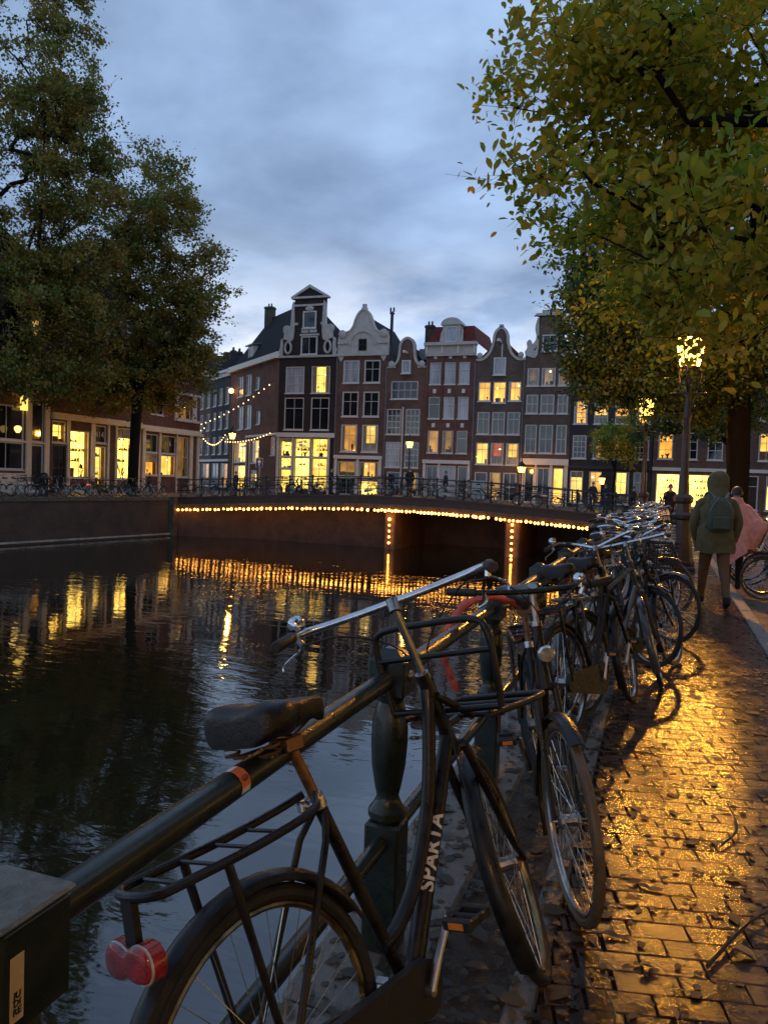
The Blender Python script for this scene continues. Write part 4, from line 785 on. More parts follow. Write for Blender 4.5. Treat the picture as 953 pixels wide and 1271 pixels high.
# ================================================================ trees
M_bark=mat('elm_bark',(.011,.009,.007),.8,var=.4,scale=5,bump=.9,bscale=22,stretch=(1,1,.35),spec=.1)
M_leafL=leaf_mat('leaves_left',[(.13,.15,.034),(.19,.185,.038),(.32,.215,.038),(.14,.16,.034),(.42,.22,.04)],.5)
M_leafR=leaf_mat('leaves_right',[(.045,.085,.018),(.07,.105,.02),(.11,.13,.022),(.05,.09,.018)],.4)
M_leafN=leaf_mat('leaves_near',[(.20,.27,.028),(.34,.35,.032),(.60,.42,.036),(.25,.30,.028),(.46,.38,.034)],.55,.5)
def mesh_np(name,V,F,material,smooth=False):
    """V (n,3), F (m,k) arrays"""
    me=bpy.data.meshes.new(name); k=F.shape[1]
    me.vertices.add(len(V)); me.vertices.foreach_set('co',V.astype(np.float32).ravel())
    me.loops.add(F.size); me.loops.foreach_set('vertex_index',F.astype(np.int32).ravel())
    me.polygons.add(len(F)); me.polygons.foreach_set('loop_start',np.arange(0,F.size,k,dtype=np.int32)); 
    me.materials.append(material); me.update(calc_edges=True)
    if smooth: me.polygons.foreach_set('use_smooth',np.ones(len(F),dtype=bool))
    return me
def leaf_shapes(kind):
    if kind=='far': return np.array([(-.5,0,0),(0,-.33,.04),(.5,0,0),(0,.33,.04)]),np.array([(0,1,2,3)])
    v=np.array([(-.5,0,0),(-.2,-.26,.06),(.18,-.24,.05),(.52,0,-.05),(.18,.24,.05),(-.2,.26,.06),(.0,0,-.02)])
    return v,np.array([(0,1,6,5),(1,2,3,6),(6,3,4,5)])
def leaves_mesh(name,P,size,rg,material,kind='far',droop=0.45,sv=.5):
    n=len(P); v,f=leaf_shapes(kind)
    s=size*(1+sv*rg.uniform(-1,1,n))
    a=rg.uniform(0,2*np.pi,n); el=rg.normal(-droop,.45,n); rl=rg.normal(0,.9,n)
    d=np.stack([np.cos(a)*np.cos(el),np.sin(a)*np.cos(el),np.sin(el)],1)
    h=np.stack([-np.sin(a),np.cos(a),np.zeros(n)],1); u=np.cross(d,h)
    y=h*np.cos(rl)[:,None]+u*np.sin(rl)[:,None]; z=np.cross(d,y)
    V=P[:,None,:]+s[:,None,None]*(v[None,:,0,None]*d[:,None,:]+v[None,:,1,None]*y[:,None,:]+v[None,:,2,None]*z[:,None,:])
    F=(f[None,:,:]+(np.arange(n)*len(v))[:,None,None]).reshape(-1,f.shape[1])
    return mesh_np(name,V.reshape(-1,3),F,material)
def tubes_np(segs,n=5):
    """segs: list of (p0,p1,r0,r1) -> V,F"""
    p0=np.array([s[0] for s in segs]); p1=np.array([s[1] for s in segs]); r0=np.array([s[2] for s in segs]); r1=np.array([s[3] for s in segs])
    d=p1-p0; d/=np.maximum(np.linalg.norm(d,axis=1,keepdims=True),1e-6)
    ref=np.where(np.abs(d[:,2:3])<.9,np.array([[0,0,1.]]),np.array([[1.,0,0]])); u=np.cross(d,ref); u/=np.linalg.norm(u,axis=1,keepdims=True); w=np.cross(d,u)
    an=np.arange(n)*2*np.pi/n; ring=np.cos(an)[None,:,None]*u[:,None,:]+np.sin(an)[None,:,None]*w[:,None,:]
    A=p0[:,None,:]+ring*r0[:,None,None]; B=p1[:,None,:]+ring*r1[:,None,None]
    V=np.concatenate([A,B],1).reshape(-1,3); j=np.arange(n); jj=(j+1)%n
    f=np.stack([j,jj,n+jj,n+j],1); F=(f[None]+(np.arange(len(segs))*2*n)[:,None,None]).reshape(-1,4); return V,F
def grow(base,trunk,clusters,r_tip=.012,seg=.9,rg=None,expo=2.35,wob=.12):
    """attach every cluster to the nearest part of the skeleton; radii by the pipe model"""
    nodes=[np.array(p,float) for p in trunk]; par=[-1]+list(range(len(trunk)-1)); tips=[]
    ctr=np.array(trunk[-1]); C=np.array(clusters); start=np.array(trunk[len(trunk)//2])
    C=C[np.argsort(np.linalg.norm(C-start,axis=1))]
    tr_n=len(trunk)
    for c in C:
        Nn=np.array(nodes); dv=c-Nn; dist=np.linalg.norm(dv,axis=1)
        cost=dist+np.where(dv[:,2]<0,-dv[:,2]*.6,0); cost[:max(1,tr_n//2)]+=50
        i=int(np.argmin(cost)); p=nodes[i]; L_=dist[i]; k=max(1,int(L_/seg)); prev=i
        for q in range(1,k+1):
            t=q/k; x=p+(c-p)*t+np.array([0,0,.18*L_*t*(1-t)])+(rg.normal(0,wob*seg,3) if q<k else 0)
            nodes.append(x); par.append(prev); prev=len(nodes)-1
        tips.append(prev)
    n=len(nodes); w=np.zeros(n)
    for t in tips: w[t]+=1
    for i in range(n-1,0,-1):
        if par[i]>=0: w[par[i]]+=w[i]
    r=r_tip*np.maximum(w,1)**(1/expo)
    return nodes,par,r,tips
def make_tree(name,label,base,trunk,clusters,trunk_r,leaf_n,leaf_size,spread,lmat,seed,kind='far',bare=0.0,twigs=5,twig_len=.8,r_tip=.012,group=None,solo=None,solo_mat=None):
    rg=np.random.default_rng(seed); base=np.array(base,float)
    cl=np.array(clusters)-base; tk=[np.array(p)-base for p in trunk]
    nodes,par,r,tips=grow(None,tk,cl,r_tip,.9,rg)
    sc=trunk_r/r[0]; 
    rr=r*np.where(r>r_tip*2.2,1+(sc-1)*np.clip((r-r_tip*2.2)/(r[0]-r_tip*2.2),0,1),1)
    big=[];small=[]
    for i in range(1,len(nodes)):
        s=(nodes[par[i]],nodes[i],rr[par[i]] if i>=len(tk) and rr[par[i]]<rr[i]*2.2 else (rr[par[i]] if i<len(tk) else rr[i]*1.35),rr[i]); (big if rr[i]>.05 else small).append(s)
    tw=[]; LP=[]
    for t in tips:
        p=nodes[t]
        for k in range(twigs):
            d=rg.normal(size=3); d[2]=d[2]*.6+.15; d/=np.linalg.norm(d); l=twig_len*rg.uniform(.5,1.3); q=p+d*l; tw.append((p,q,r_tip*.7,r_tip*.3)); 
            m=p+d*l*.55; d2=d+rg.normal(0,.5,3); tw.append((m,m+d2*l*.5,r_tip*.45,r_tip*.25))
    root=empty(name,base); tag(root,label,'tree',group)
    V,F=tubes_np(big,10); link('trunk',mesh_np('trunk',V,F,M_bark,True),root)
    V,F=tubes_np(small+tw,4); link('twigs',mesh_np('twigs',V,F,M_bark,True),root)['kind']='stuff'
    # leaves hang along the twigs
    T0=np.array([s[0] for s in tw]); T1=np.array([s[1] for s in tw]); alive=rg.random(len(tips))>bare
    wt=np.repeat(np.where(alive,rg.uniform(.15,1.9,len(tips)),.06),twigs*2); wt/=wt.sum()
    pick=rg.choice(len(tw),leaf_n,p=wt); t=rg.random(leaf_n)**.7
    P=T0[pick]+(T1[pick]-T0[pick])*t[:,None]+rg.normal(0,spread,(leaf_n,3))*np.array([1,1,.8])
    co=link('crown',leaves_mesh('crown',P,leaf_size,rg,lmat,kind),root); co['kind']='stuff'
    return root,P,rg
def ell(n,parts,rg,shell=.55):
    """cluster centres in a union of ellipsoids (cx,cy,cz,rx,ry,rz,weight)"""
    out=[]; W_=np.array([p[6] for p in parts],float); W_/=W_.sum()
    for i in range(n):
        p=parts[rg.choice(len(parts),p=W_)]; d=rg.normal(size=3); d/=np.linalg.norm(d); rr=(shell+(1-shell)*rg.random())*rg.uniform(.85,1.06); out.append((p[0]+d[0]*p[3]*rr,p[1]+d[1]*p[4]*rr,p[2]+d[2]*p[5]*rr))
    return out
TG='elms along the canal'
rg=np.random.default_rng(11)
# left bank: tall thinning elm at the picture edge, and the rounder one with the visible trunk
cl=ell(380,[(-34.6,36.1,18.6,4.3,5,9,1.5),(-35.1,35.0,10.0,5.6,6,4.6,1.2),(-35.4,37.0,7.0,3.4,5,1.8,.6),(-35.4,36.1,26.0,4.2,5,6,1.1),(-33.4,37.8,21,2.8,3.5,5,.7),(-38.5,32.5,17,5,6,9,.9),(-34.8,38.0,13.2,3.6,4.2,4.2,1.0)],rg,.25)
make_tree('elm_tree','tall elm thinning at the top over the left bank, cut by the frame edge',(-37.6,32.0,0),[(-37.6,32.0,-.1),(-37.5,32.2,3),(-37.0,32.8,6),(-36.2,33.8,9.5),(-34.8,35.5,13),(-34.8,35.8,18),(-34.9,36,23)],cl,.42,88000,.20,.20,M_leafL,21,bare=.10,twigs=6,twig_len=1.2,group=TG)
cl=ell(340,[(-34.3,44.6,15.6,5.3,5.5,8.2,1.6),(-35.5,44.0,9.4,6.6,6.0,3.0,1.3),(-31.4,45.8,13.8,2.3,3.5,5.4,.8),(-33.5,45.1,20.2,3.4,4,4.6,.8),(-32.0,46.4,9.6,3.0,4,3.0,.7),(-35.2,44.5,7.2,3.6,6.5,1.6,.7)],rg,.25)
make_tree('elm_tree','round elm with dark trunk in front of the bright shop on the left bank',(-33.9,43.3,0),[(-33.9,43.3,-.1),(-33.9,43.4,3),(-33.85,43.5,5.5),(-33.8,43.7,8),(-33.9,44,11),(-34,44.3,15),(-34,44.6,19)],cl,.36,84000,.20,.21,M_leafL,22,bare=.03,twigs=6,twig_len=1.15,group=TG)
# right: elm whose trunk stands by the path, crown over the lamps
cl=ell(250,[(-.5,23.4,6.4,2.6,3.6,2.4,1.2),(.8,24,8.9,3.6,4.2,3.0,1.5),(-1.7,23,7.2,1.9,3,2.1,1.0),(2.6,22.5,6.2,3.6,4,2.4,1.0),(-1.9,23.8,5.2,1.9,3,1.2,.6),(1.2,22.8,4.4,2.6,3.0,.8,.5),(-1.3,22.2,4.7,2.2,2.0,.9,.8),(4,25,10,4,5,4,.6)],rg,.2)
make_tree('elm_tree','green elm with thick dark trunk rising beside the footpath',(1.95,24,0),[(1.95,24,-.1),(1.95,24,2.4),(1.9,24.05,4.2),(1.75,24.1,6),(1.5,24.2,8),(1.2,24.2,10.5)],cl,.31,105000,.12,.17,M_leafR,24,twigs=7,twig_len=.8,group=TG)
cl=ell(70,[(3.2,50,7.5,4.5,4,3.6,1),(1,49,6.4,3.5,3,2.4,.6)],rg,.3)
make_tree('elm_tree','smaller elm at the far end of the path by the bridge',(3.6,49,0),[(3.6,49,-.1),(3.6,49,2.5),(3.5,49.1,4.5),(3.4,49.3,6.5)],cl,.22,24000,.17,.24,M_leafR,25,twigs=6,twig_len=.9,group=TG)
cl=ell(36,[(-3.2,57.6,5.0,2.2,1.8,1.9,1)],rg,.3)
make_tree('young_tree','thin young tree with half-bare yellow crown before the charcoal house',(-3.4,57.5,0),[(-3.4,57.5,-.1),(-3.4,57.5,1.6),(-3.35,57.5,3),(-3.3,57.5,4.4)],cl,.09,5200,.17,.22,M_leafN,26,twigs=5,twig_len=.6,bare=.2,group='young street trees')
# unseen elm of the row, added behind the photographer; dense crown blocks overhead sky
cl=ell(120,[(1.2,-5.5,7.0,5.0,4.5,2.6,1),(1.0,-1.6,7.2,3.2,3.2,1.8,.9)],rg,.2)
make_tree('elm_tree','unseen elm of the same row, added behind the photographer to block the sky',(2.0,-6.5,0),[(2.0,-6.5,-.1),(2.0,-6.5,2.6),(1.9,-6.4,4.2),(1.8,-6.2,6)],cl,.28,17000,.30,.28,M_leafR,29,twigs=6,twig_len=.8,group=TG)
# right: the near elm overhanging the picture from its trunk outside the frame
cl=ell(260,[(0.32,6.85,4.71)+(2.0,2.2,1.7,1.5),(0.15,8.03,3.93)+(1.7,2.2,1.0,1.1),(-0.33,7.06,5.31)+(1.1,1.6,1.0,.7),(0.84,6.34,3.25)+(1.4,1.8,1.0,.8),(0.79,8.46,6.19)+(2.5,2.5,2.2,.9),(-0.39,8.07,4.45)+(.85,1.3,.85,.7),(-0.13,9.20,3.68)+(.7,1.2,.5,.4),(-0.60,7.18,5.20)+(.7,1.0,.7,.4)],rg,.1)
cl+=[(-1.28,6.46,4.19),(-1.12,6.62,4.17),(-0.99,6.77,4.08),(-0.97,6.19,5.19),(-0.79,6.36,5.07),(-0.63,6.41,4.95),(-0.84,6.75,4.69),(-0.67,6.80,4.49),(-0.96,7.42,4.05),(0.59,9.23,3.26),(0.67,7.75,2.94),(0.02,6.68,3.24),(-0.10,6.42,3.28),(0.27,5.06,3.24),(0.11,4.90,3.15),(0.42,5.12,3.27)]
T,P,rgn=make_tree('elm_tree','near elm with large yellowing leaves overhanging from the right edge',(1.9,4.2,0),[(1.9,4.2,-.1),(1.9,4.2,1.6),(1.92,4.25,2.6),(1.95,4.4,3.4),(1.95,4.7,4.3),(1.9,5.1,5.4)],cl,.15,30000,.076,.09,M_leafN,27,kind='near',twigs=6,twig_len=.42,r_tip=.0038,group=TG)
# the leaves that show largest hang singly
lv,lf=leaf_shapes('near'); singles=[]
me_leaf=mesh_np('leaf',lv*.10,lf,M_leafN)
for k in range(260):
    c=random.choice([(0.27,5.06,3.24),(0.11,4.95,3.15),(0.42,5.12,3.29),(0.01,6.03,3.16),(-0.12,6.20,3.13),(0.46,4.89,2.53),(0.45,4.91,3.10),(-1.28,6.46,4.19),(-1.14,6.62,4.15),(-0.96,6.19,5.19),(-0.76,6.37,5.04),(0.21,5.68,3.16),(-0.26,6.40,4.09),(-0.53,6.53,4.49),(0.38,5.33,3.60),(0.03,5.64,3.73),(-0.82,6.54,4.72)])
    p=Vector(c)+Vector((random.gauss(0,.16),random.gauss(0,.2),random.gauss(0,.10))); o=link('leaf',me_leaf,T); o.location=p-T.location; o.rotation_euler=(random.gauss(0,.7),random.gauss(.9,.5),random.uniform(0,6.28)); s=random.uniform(.75,1.15); o.scale=(s,s,s)
# ================================================================ bicycles
M_tyre=mat('tyre_rubber',(.018,.017,.016),.55,var=.4,scale=30,bump=.3,bscale=120)
M_tyreT=mat('tyre_tan_wall',(.11,.075,.04),.5,var=.3,scale=30)
M_rim=mat('rim_alloy',(.42,.40,.38),.3,metal=1,var=.3,scale=20)
M_rimg=mat('rim_worn',(.34,.25,.13),.35,metal=1,var=.4,scale=20)
M_spoke=mat('spoke_steel',(.55,.54,.52),.3,metal=1,var=.1)
M_frame=mat('black_bike_paint',(.011,.0095,.0085),.36,var=.6,scale=16,bump=.14,bscale=70,rvar=.18,coat=.12,spec=.35)
M_frame2=mat('grey_bike_paint',(.07,.07,.072),.3,var=.3,scale=10,coat=.4)
M_frame3=mat('dark_blue_bike_paint',(.014,.02,.04),.3,var=.3,scale=10,coat=.4)
M_frame4=mat('pale_bike_paint',(.42,.40,.34),.35,var=.2,scale=10,coat=.3)
M_frame5=mat('dark_red_bike_paint',(.09,.012,.01),.3,var=.3,scale=10,coat=.4)
M_sad=mat('saddle_vinyl',(.010,.0085,.0075),.36,spec=.4,var=.5,scale=9,bump=.22,bscale=70,rvar=.15)
M_sadb=mat('saddle_brown',(.10,.045,.02),.4,var=.3,scale=9,bump=.1)
M_grip=mat('grip_rubber',(.014,.013,.012),.55,var=.3,bump=.2,bscale=120)
M_red=mat('red_reflector',(.36,.006,.005),.22,var=.4,scale=60,bump=.5,bscale=260,coat=.7)
M_amber=mat('amber_reflector',(.65,.22,.03),.25,var=.2,scale=60,coat=.6)
M_rust=mat('rusty_steel',(.20,.11,.055),.45,metal=.7,var=.45,scale=25)
M_wmud=mat('white_mudguard_tail',(.62,.58,.50),.45,var=.2,scale=12)
M_clearp=mat('clear_plastic',(.45,.43,.40),.15,var=.3,scale=40,coat=.5)
WR=.345
def torus(b,R,r,n,m,cy=0,c=(0,0),squash=1.0,a0=0,a1=2*PI,mi=0):
    closed=abs(a1-a0-2*PI)<1e-6; k=n if closed else n+1; vs=[];fs=[]
    for i in range(k):
        a=a0+(a1-a0)*i/n
        for j in range(m):
            t=2*PI*j/m; rr=R+r*math.cos(t)*squash; vs.append((c[0]+rr*math.cos(a),cy+r*math.sin(t),c[1]+rr*math.sin(a)))
    for i in range(n if closed else n):
        ii=(i+1)%k
        for j in range(m): jj=(j+1)%m; fs.append((i*m+j,i*m+jj,ii*m+jj,ii*m+j))
    b.add(vs,[f[::-1] for f in fs],mi); return b
def wheel_spec(x,q,rimm,tyrem,hub=.022,front=True):
    n=(56,28,18)[q]; mm=(10,6,4)[q]; c=(x,WR)
    rim=MB(); torus(rim,WR-.042,.011,n,max(4,mm-2),0,c,.7)
    ty=MB(); torus(ty,WR-.0185,.0185,n,mm,0,c)
    sp=MB(); ns=(36,28,14)[q]
    for i in range(ns):
        a=2*PI*i/ns; s=1 if i%2 else -1; da=(.9 if (i//2)%2 else -.9); h=.024
        sp.tube([(x+h*math.cos(a+da),s*.026,WR+h*math.sin(a+da)),(x+(WR-.05)*math.cos(a),0,WR+(WR-.05)*math.sin(a))],(.0012,.0016,.0035)[q],3,cap=False)
    hb=MB(); My=Matrix.Translation((x,0,WR))@Matrix.Rotation(PI/2,4,'X')
    hb.lathe([(.006,-.062),(.007,-.045),(hub*1.3,-.034),(hub*1.3,-.026),(hub,-.024),(hub*.9,0),(hub,.024),(hub*1.3,.026),(hub*1.3,.034),(.007,.045),(.006,.062)],10 if q==0 else 6,(0,0,0),0,My)
    return dict(name='wheel',mesh=rim.mesh('wheel',rimm),steer=front,kids=[('tyre',ty.mesh('tyre',tyrem)),('spokes',sp.mesh('spokes',M_spoke,False)),('hub',hb.mesh('hub',M_steel))])
def guard(x,a0,a1,q,w=.030,R=None,fl=0):
    """mudguard: curved strip with rolled edges round a wheel centre"""
    R=R or WR+.022; n=(26,14,8)[q]; b=MB(); cs=[(-w,-.014),(-w*.82,-.002),(-w*.4,.005),(0,.0075),(w*.4,.005),(w*.82,-.002),(w,-.014)] if q<2 else [(-w,-.010),(0,.006),(w,-.010)]
    k=len(cs); vs=[];fs=[]
    for i in range(n+1):
        a=a0+(a1-a0)*i/n
        for (y,dr) in cs: r=R+dr; vs.append((x+r*math.cos(a),y,WR+r*math.sin(a)))
    for i in range(n):
        for j in range(k-1): fs.append((i*k+j,i*k+j+1,i*k+k+j+1,i*k+k+j))
    o=len(vs); vs2=[]
    for i in range(n+1):
        a=a0+(a1-a0)*i/n
        for (y,dr) in cs: r=R+dr-.003; vs2.append((x+r*math.cos(a),y*.97,WR+r*math.sin(a)))
    b.add(vs,fs); b.add(vs2,[f[::-1] for f in fs]); 
    return b
def saddle_mesh(q,m):
    b=MB(); P=[(-.135,.060,-.006),(-.130,.085,.004),(-.115,.102,.014),(-.09,.110,.020),(-.05,.102,.020),(-.01,.078,.014),(.03,.054,.010),(.08,.037,.012),(.12,.030,.011),(.142,.024,.006),(.152,.012,-.006)]
    P=[(p.x,p.y,p.z) for p in cr(P,3 if q==0 else 1)]; vs=[];fs=[]
    pf=[(-.80,-1.02),(-.97,-.80),(-1.03,-.45),(-1.0,-.16),(-.90,.0),(-.70,.07),(-.40,.04),(0,-.03)]; pf=pf+[(-a,c) for a,c in pf[::-1][1:]]
    pf=[(p.x,p.z) for p in cr([(a,0,c) for a,c in pf],3 if q==0 else 1)]; k=len(pf)
    for (x,w,z) in P:
        dp=.036+.034*min(1,w/.1)
        for (u,v) in pf: vs.append((x,u*w,z+v*dp))
    for i in range(len(P)-1):
        for j in range(k-1): fs.append((i*k+j,i*k+j+1,i*k+k+j+1,i*k+k+j))
        fs.append((i*k+k-1,i*k,i*k+k,i*k+k+k-1))
    fs.append(tuple(range(k-1,-1,-1))); fs.append(tuple((len(P)-1)*k+j for j in range(k)))
    b.add(vs,[f[::-1] for f in fs]); return b
def lobed_light(w,h,d,n=20):
    """two-lobed tail light outline extruded along x"""
    pts=[]; R=h*.5; c=w*.5-R
    for i in range(n*2):
        a=2*PI*i/(n*2); sx=1 if math.cos(a)>=0 else -1
        x=sx*c*min(1,abs(math.cos(a))*1.9)+R*math.cos(a); waist=1-.34*max(0,1-abs(x)/(c*.9))**1.5
        pts.append((x,R*math.sin(a)*waist-(0 if math.sin(a)<0 else R*.10*max(0,1-abs(x)/c))))
    return pts
SPECS={}
def bike_spec(key,q=0,style='oma',fm=None,rimm=None,tyrem=None,rack=True,frack=None,bars='swept',saddle=None,case=True,white_tail=False,basket=None,lettering=False,light='lobed',crank_deg=80,fr=.014,bag=None):
    fm=fm or M_frame; rimm=rimm or M_rim; tyrem=tyrem or M_tyre; saddle=saddle or M_sad; n=(12,8,5)[q]; S=[]
    RH=(0,0,WR);BB=(.46,0,.285);ST=(.255,0,.80);HT=(.78,0,.985);HB=(.855,0,.80);FH=(1.10,0,WR)
    def part(name,b,m,steer=False,kids=(),smooth=True): S.append(dict(name=name,mesh=b.mesh(name,m,smooth),steer=steer,kids=list(kids)))
    f=MB(); f.tube([BB,ST],.0165,n); f.tube([(HB[0]+.01,0,HB[2]-.03),(HT[0]-.006,0,HT[2]+.015)],.021,n)
    if style=='transport':
        f.tube(cr([(.79,0,.955),(.765,0,.86),(.69,0,.66),(.575,0,.50),(.47,0,.425),(.395,0,.41)],5),.0195,n); f.tube([(.845,0,.80),(.76,0,.68),(.50,0,.30)],[.021,.0245,.0245],n)
    elif style=='oma':
        f.tube(cr([(.785,0,.94),(.72,0,.74),(.60,0,.57),(.47,0,.50),(.375,0,.50)],5),fr,n); f.tube([(.85,0,.81),BB],fr+.003,n)
    else:
        f.tube([(.79,0,.94),(.27,0,.77)],fr+.001,n); f.tube([(.85,0,.82),BB],fr+.003,n)
    for s in (-1,1):
        f.tube([(.44,s*.03,.285),(.2,s*.045,.315),(0,s*.055,WR)],.010,n-2); f.tube([(.262,s*.015,.78),(.22,s*.04,.72),(0,s*.058,WR)],.0085,n-2)
    f.tube([(.46,-.04,.285),(.46,.04,.285)],.025,n); part('frame',f,fm)
    k=MB(); k.tube([(.862,0,.775),(.87,0,.755)],.026,n)
    for s in (-1,1): k.tube(cr([(.865,s*.035,.765),(.93,s*.042,.62),(1.02,s*.048,.44),(1.10,s*.054,WR)],4),[.0135]*5+[.012]*4+[.010]*4,n-2)
    k.tube([(.865,-.04,.765),(.865,.04,.765)],.016,n-2); part('fork',k,fm,True)
    S.append(wheel_spec(0,q,rimm,tyrem,.03,False)); S.append(wheel_spec(1.10,q,rimm,tyrem,.022,True))
    part('mudguard',guard(0,rad(28),rad(205),q),fm); part('mudguard',guard(1.10,rad(62),rad(212),q),fm,True)
    if key=='sparta':
        a=rad(171); R_=WR+.03; cx,cz=R_*math.cos(a),WR+R_*math.sin(a); b=MB(); b.bbox(cx-.012,-.024,cz-.03,cx+.004,.024,cz+.03,.004); w_=MB()
        for sg in (-1,1): w_.tube(cr([(cx+.006,sg*.02,cz+.034),(cx-.015,sg*.034,cz+.05),(cx-.03,sg*.036,cz+.03),(cx-.028,sg*.03,cz-.01)],4),.0022,5)
        S.append(dict(name='mudguard_reflector',mesh=b.mesh('mudguard_reflector',M_clearp),steer=False,kids=[('wire_clip',w_.mesh('wire_clip',M_chrome))]))
    if white_tail: part('mudguard_tail',guard(0,rad(168),rad(206),q,.033,WR+.026),M_wmud)
    # saddle on its post
    tilt=Matrix.Translation((.165,0,1.03))@Matrix.Rotation(rad(4),4,'Y'); b=saddle_mesh(q,saddle); b.v=[tuple(tilt@Vector(p)) for p in b.v]
    kids=[]
    if q<2:
        s_=MB()
        for sg in (-1,1):
            s_.tube([(.165+.012*math.cos(t_)-.085,sg*.062+.020*math.sin(t_),.945+.045*t_/(2*PI*3)) for t_ in [2*PI*3*i/30 for i in range(31)]],.0038,4); s_.tube([(.08,sg*.06,.945),(.15,sg*.025,.95),(.25,sg*.018,.985),(.29,0,1.0)],.004,4)
        s_.tube([(.08,-.06,.945),(.08,.06,.945)],.004,4); s_.bbox(.16,-.03,.93,.215,.03,.965,.004); kids.append(('saddle_springs',s_.mesh('saddle_springs',M_rust)))
    S.append(dict(name='saddle',mesh=b.mesh('saddle',saddle,True,50),steer=False,kids=kids))
    b=MB(); b.tube([(.268,0,.77),(.188,0,.965)],.0135,n); kids=[]
    if q<2:
        c_=MB(); c_.tube([(.258,0,.785),(.249,0,.812)],.0215,12); c_.bbox(.215,.012,.782,.245,.03,.806,.003); c_.tube([(.232,-.02,.795),(.232,.036,.795)],.005,6); kids=[('seat_clamp',c_.mesh('seat_clamp',M_chrome))]
    part('seat_post',b,M_rust if q==0 else M_steel,False,kids)
    # stem and handlebar
    bz=.085 if key=='sparta' else 0; b=MB(); b.tube([(.785,0,.985),(.742-bz*.36,0,1.115+bz)],.0125,n); b.tube([(.785,0,.982),(.778,0,1.002)],.022,n)
    if q<2: b.tube([(.735-bz*.36,0,1.105+bz),(.752-bz*.36,0,1.14+bz)],[.017,.020],n)
    part('stem',b,M_steel,True)
    h=MB()
    bz=.085 if key=='sparta' else 0
    if bars=='flat': half=[(.755-bz*.36,0,1.135+bz),(.755-bz*.36,.10,1.135+bz),(.752-bz*.36,.22,1.138+bz),(.735-bz*.36,.275,1.14+bz),(.69-bz*.36,.30,1.135+bz),(.57-bz*.36,.312,1.118+bz)]
    elif bars=='straight': half=[(.76,0,1.12),(.76,.15,1.125),(.745,.24,1.13),(.70,.33,1.135)]
    else: half=[(.75,0,1.13),(.78,.07,1.15),(.80,.16,1.18),(.76,.25,1.20),(.66,.285,1.185),(.54,.29,1.165)]
    full=[(p[0],-p[1],p[2]) for p in half[::-1]][:-1]+half; h.tube(cr(full,(5,3,1)[q]),.0115,n); kids=[]
    g0,g1=Vector(half[-2]),Vector(half[-1]); dd=(g1-g0).normalized(); ga=g1-dd*.115
    for sg in (1,-1):
        fl=lambda v:(v.x,sg*v.y,v.z)
        g_=MB(); g_.tube([fl(ga),fl(ga+dd*.01),fl(g1),fl(g1+dd*.006)],[.0175,.0165,.0165,.013],n); kids.append(('grip',g_.mesh('grip',M_grip)))
        if q<2:
            l_=MB(); a0=ga-dd*.03; l_.tube([fl(a0),fl(a0+Vector((.0,-.012,-.03)))],.010,6)
            l_.tube(cr([fl(a0+Vector((.02,-.01,-.028))),fl(a0+Vector((.03,.012,-.045))),fl(a0+Vector((-.02,.03,-.06))),fl(a0+Vector((-.075,.035,-.075))),fl(a0+Vector((-.10,.03,-.09)))],4),[.006]*5+[.0052]*12,6,flat=.6); kids.append(('brake_lever',l_.mesh('brake_lever',M_chrome)))
    if q<2:
        be=MB(); bc=ga-dd*.045; be.lathe([(.004,-.014),(.024,-.012),(.027,.0),(.024,.012),(.015,.021),(.004,.024)],12,(bc.x+.01,bc.y-.005,bc.z+.032)); be.tube([(bc.x+.01,bc.y-.005,bc.z),(bc.x+.01,bc.y-.005,bc.z+.03)],.008,6); kids.append(('bell',be.mesh('bell',M_chrome)))
        ca_=MB(); ca_.tube(cr([(ga.x+.03,ga.y-.02,ga.z-.03),(.86,.20,1.18),(.92,.06,1.08),(.88,.02,.9),(.865,.03,.78)],5),.003,4); ca_.tube(cr([(ga.x+.03,-(ga.y-.02),ga.z-.03),(.87,-.18,1.20),(.90,-.02,1.06),(.80,-.02,.86),(.66,-.02,.6)],5),.003,4); kids.append(('brake_cable',ca_.mesh('brake_cable',M_rope)))
    S.append(dict(name='handlebar',mesh=h.mesh('handlebar',M_chrome if bars!='straight' else fm),steer=True,kids=kids))
    # drive train
    for sg,dg in ((-1,crank_deg),(1,crank_deg+180)):
        c_=MB(); e_=(BB[0]+.165*math.cos(rad(dg)),sg*.105,BB[2]+.165*math.sin(rad(dg))); c_.tube([(BB[0],sg*.075,BB[2]),(BB[0]+(e_[0]-BB[0])*.5,sg*.09,BB[2]+(e_[2]-BB[2])*.5),e_],[.016,.0115,.0135],n-2,flat=.75); c_.tube([(BB[0],sg*.03,BB[2]),(BB[0],sg*.085,BB[2])],.014,n-2)
        p_=MB(); y0,y1=sg*.118,sg*.20
        if q<2:
            for xo in (-.042,.042): p_.bbox(e_[0]+xo-.010,min(y0,y1),e_[2]-.014,e_[0]+xo+.010,max(y0,y1),e_[2]+.014,.004)
            p_.bbox(e_[0]-.042,min(y0,y1),e_[2]-.010,e_[0]+.042,min(y0,y1)+.012,e_[2]+.010,.002); p_.bbox(e_[0]-.042,max(y0,y1)-.012,e_[2]-.010,e_[0]+.042,max(y0,y1),e_[2]+.010,.002); p_.tube([(e_[0],sg*.105,e_[2]),(e_[0],y1,e_[2])],.011,8)
            r_=MB(); r_.box(e_[0]-.0535,min(y0,y1)+.02,e_[2]-.008,e_[0]-.0522,max(y0,y1)-.02,e_[2]+.008); r2_=MB(); r2_.box(e_[0]+.0522,min(y0,y1)+.02,e_[2]-.008,e_[0]+.0535,max(y0,y1)-.02,e_[2]+.008); ks=[('pedal',p_.mesh('pedal',M_grip)),('pedal_reflector',r_.mesh('pedal_reflector',M_amber)),('pedal_reflector',r2_.mesh('pedal_reflector',M_amber))]
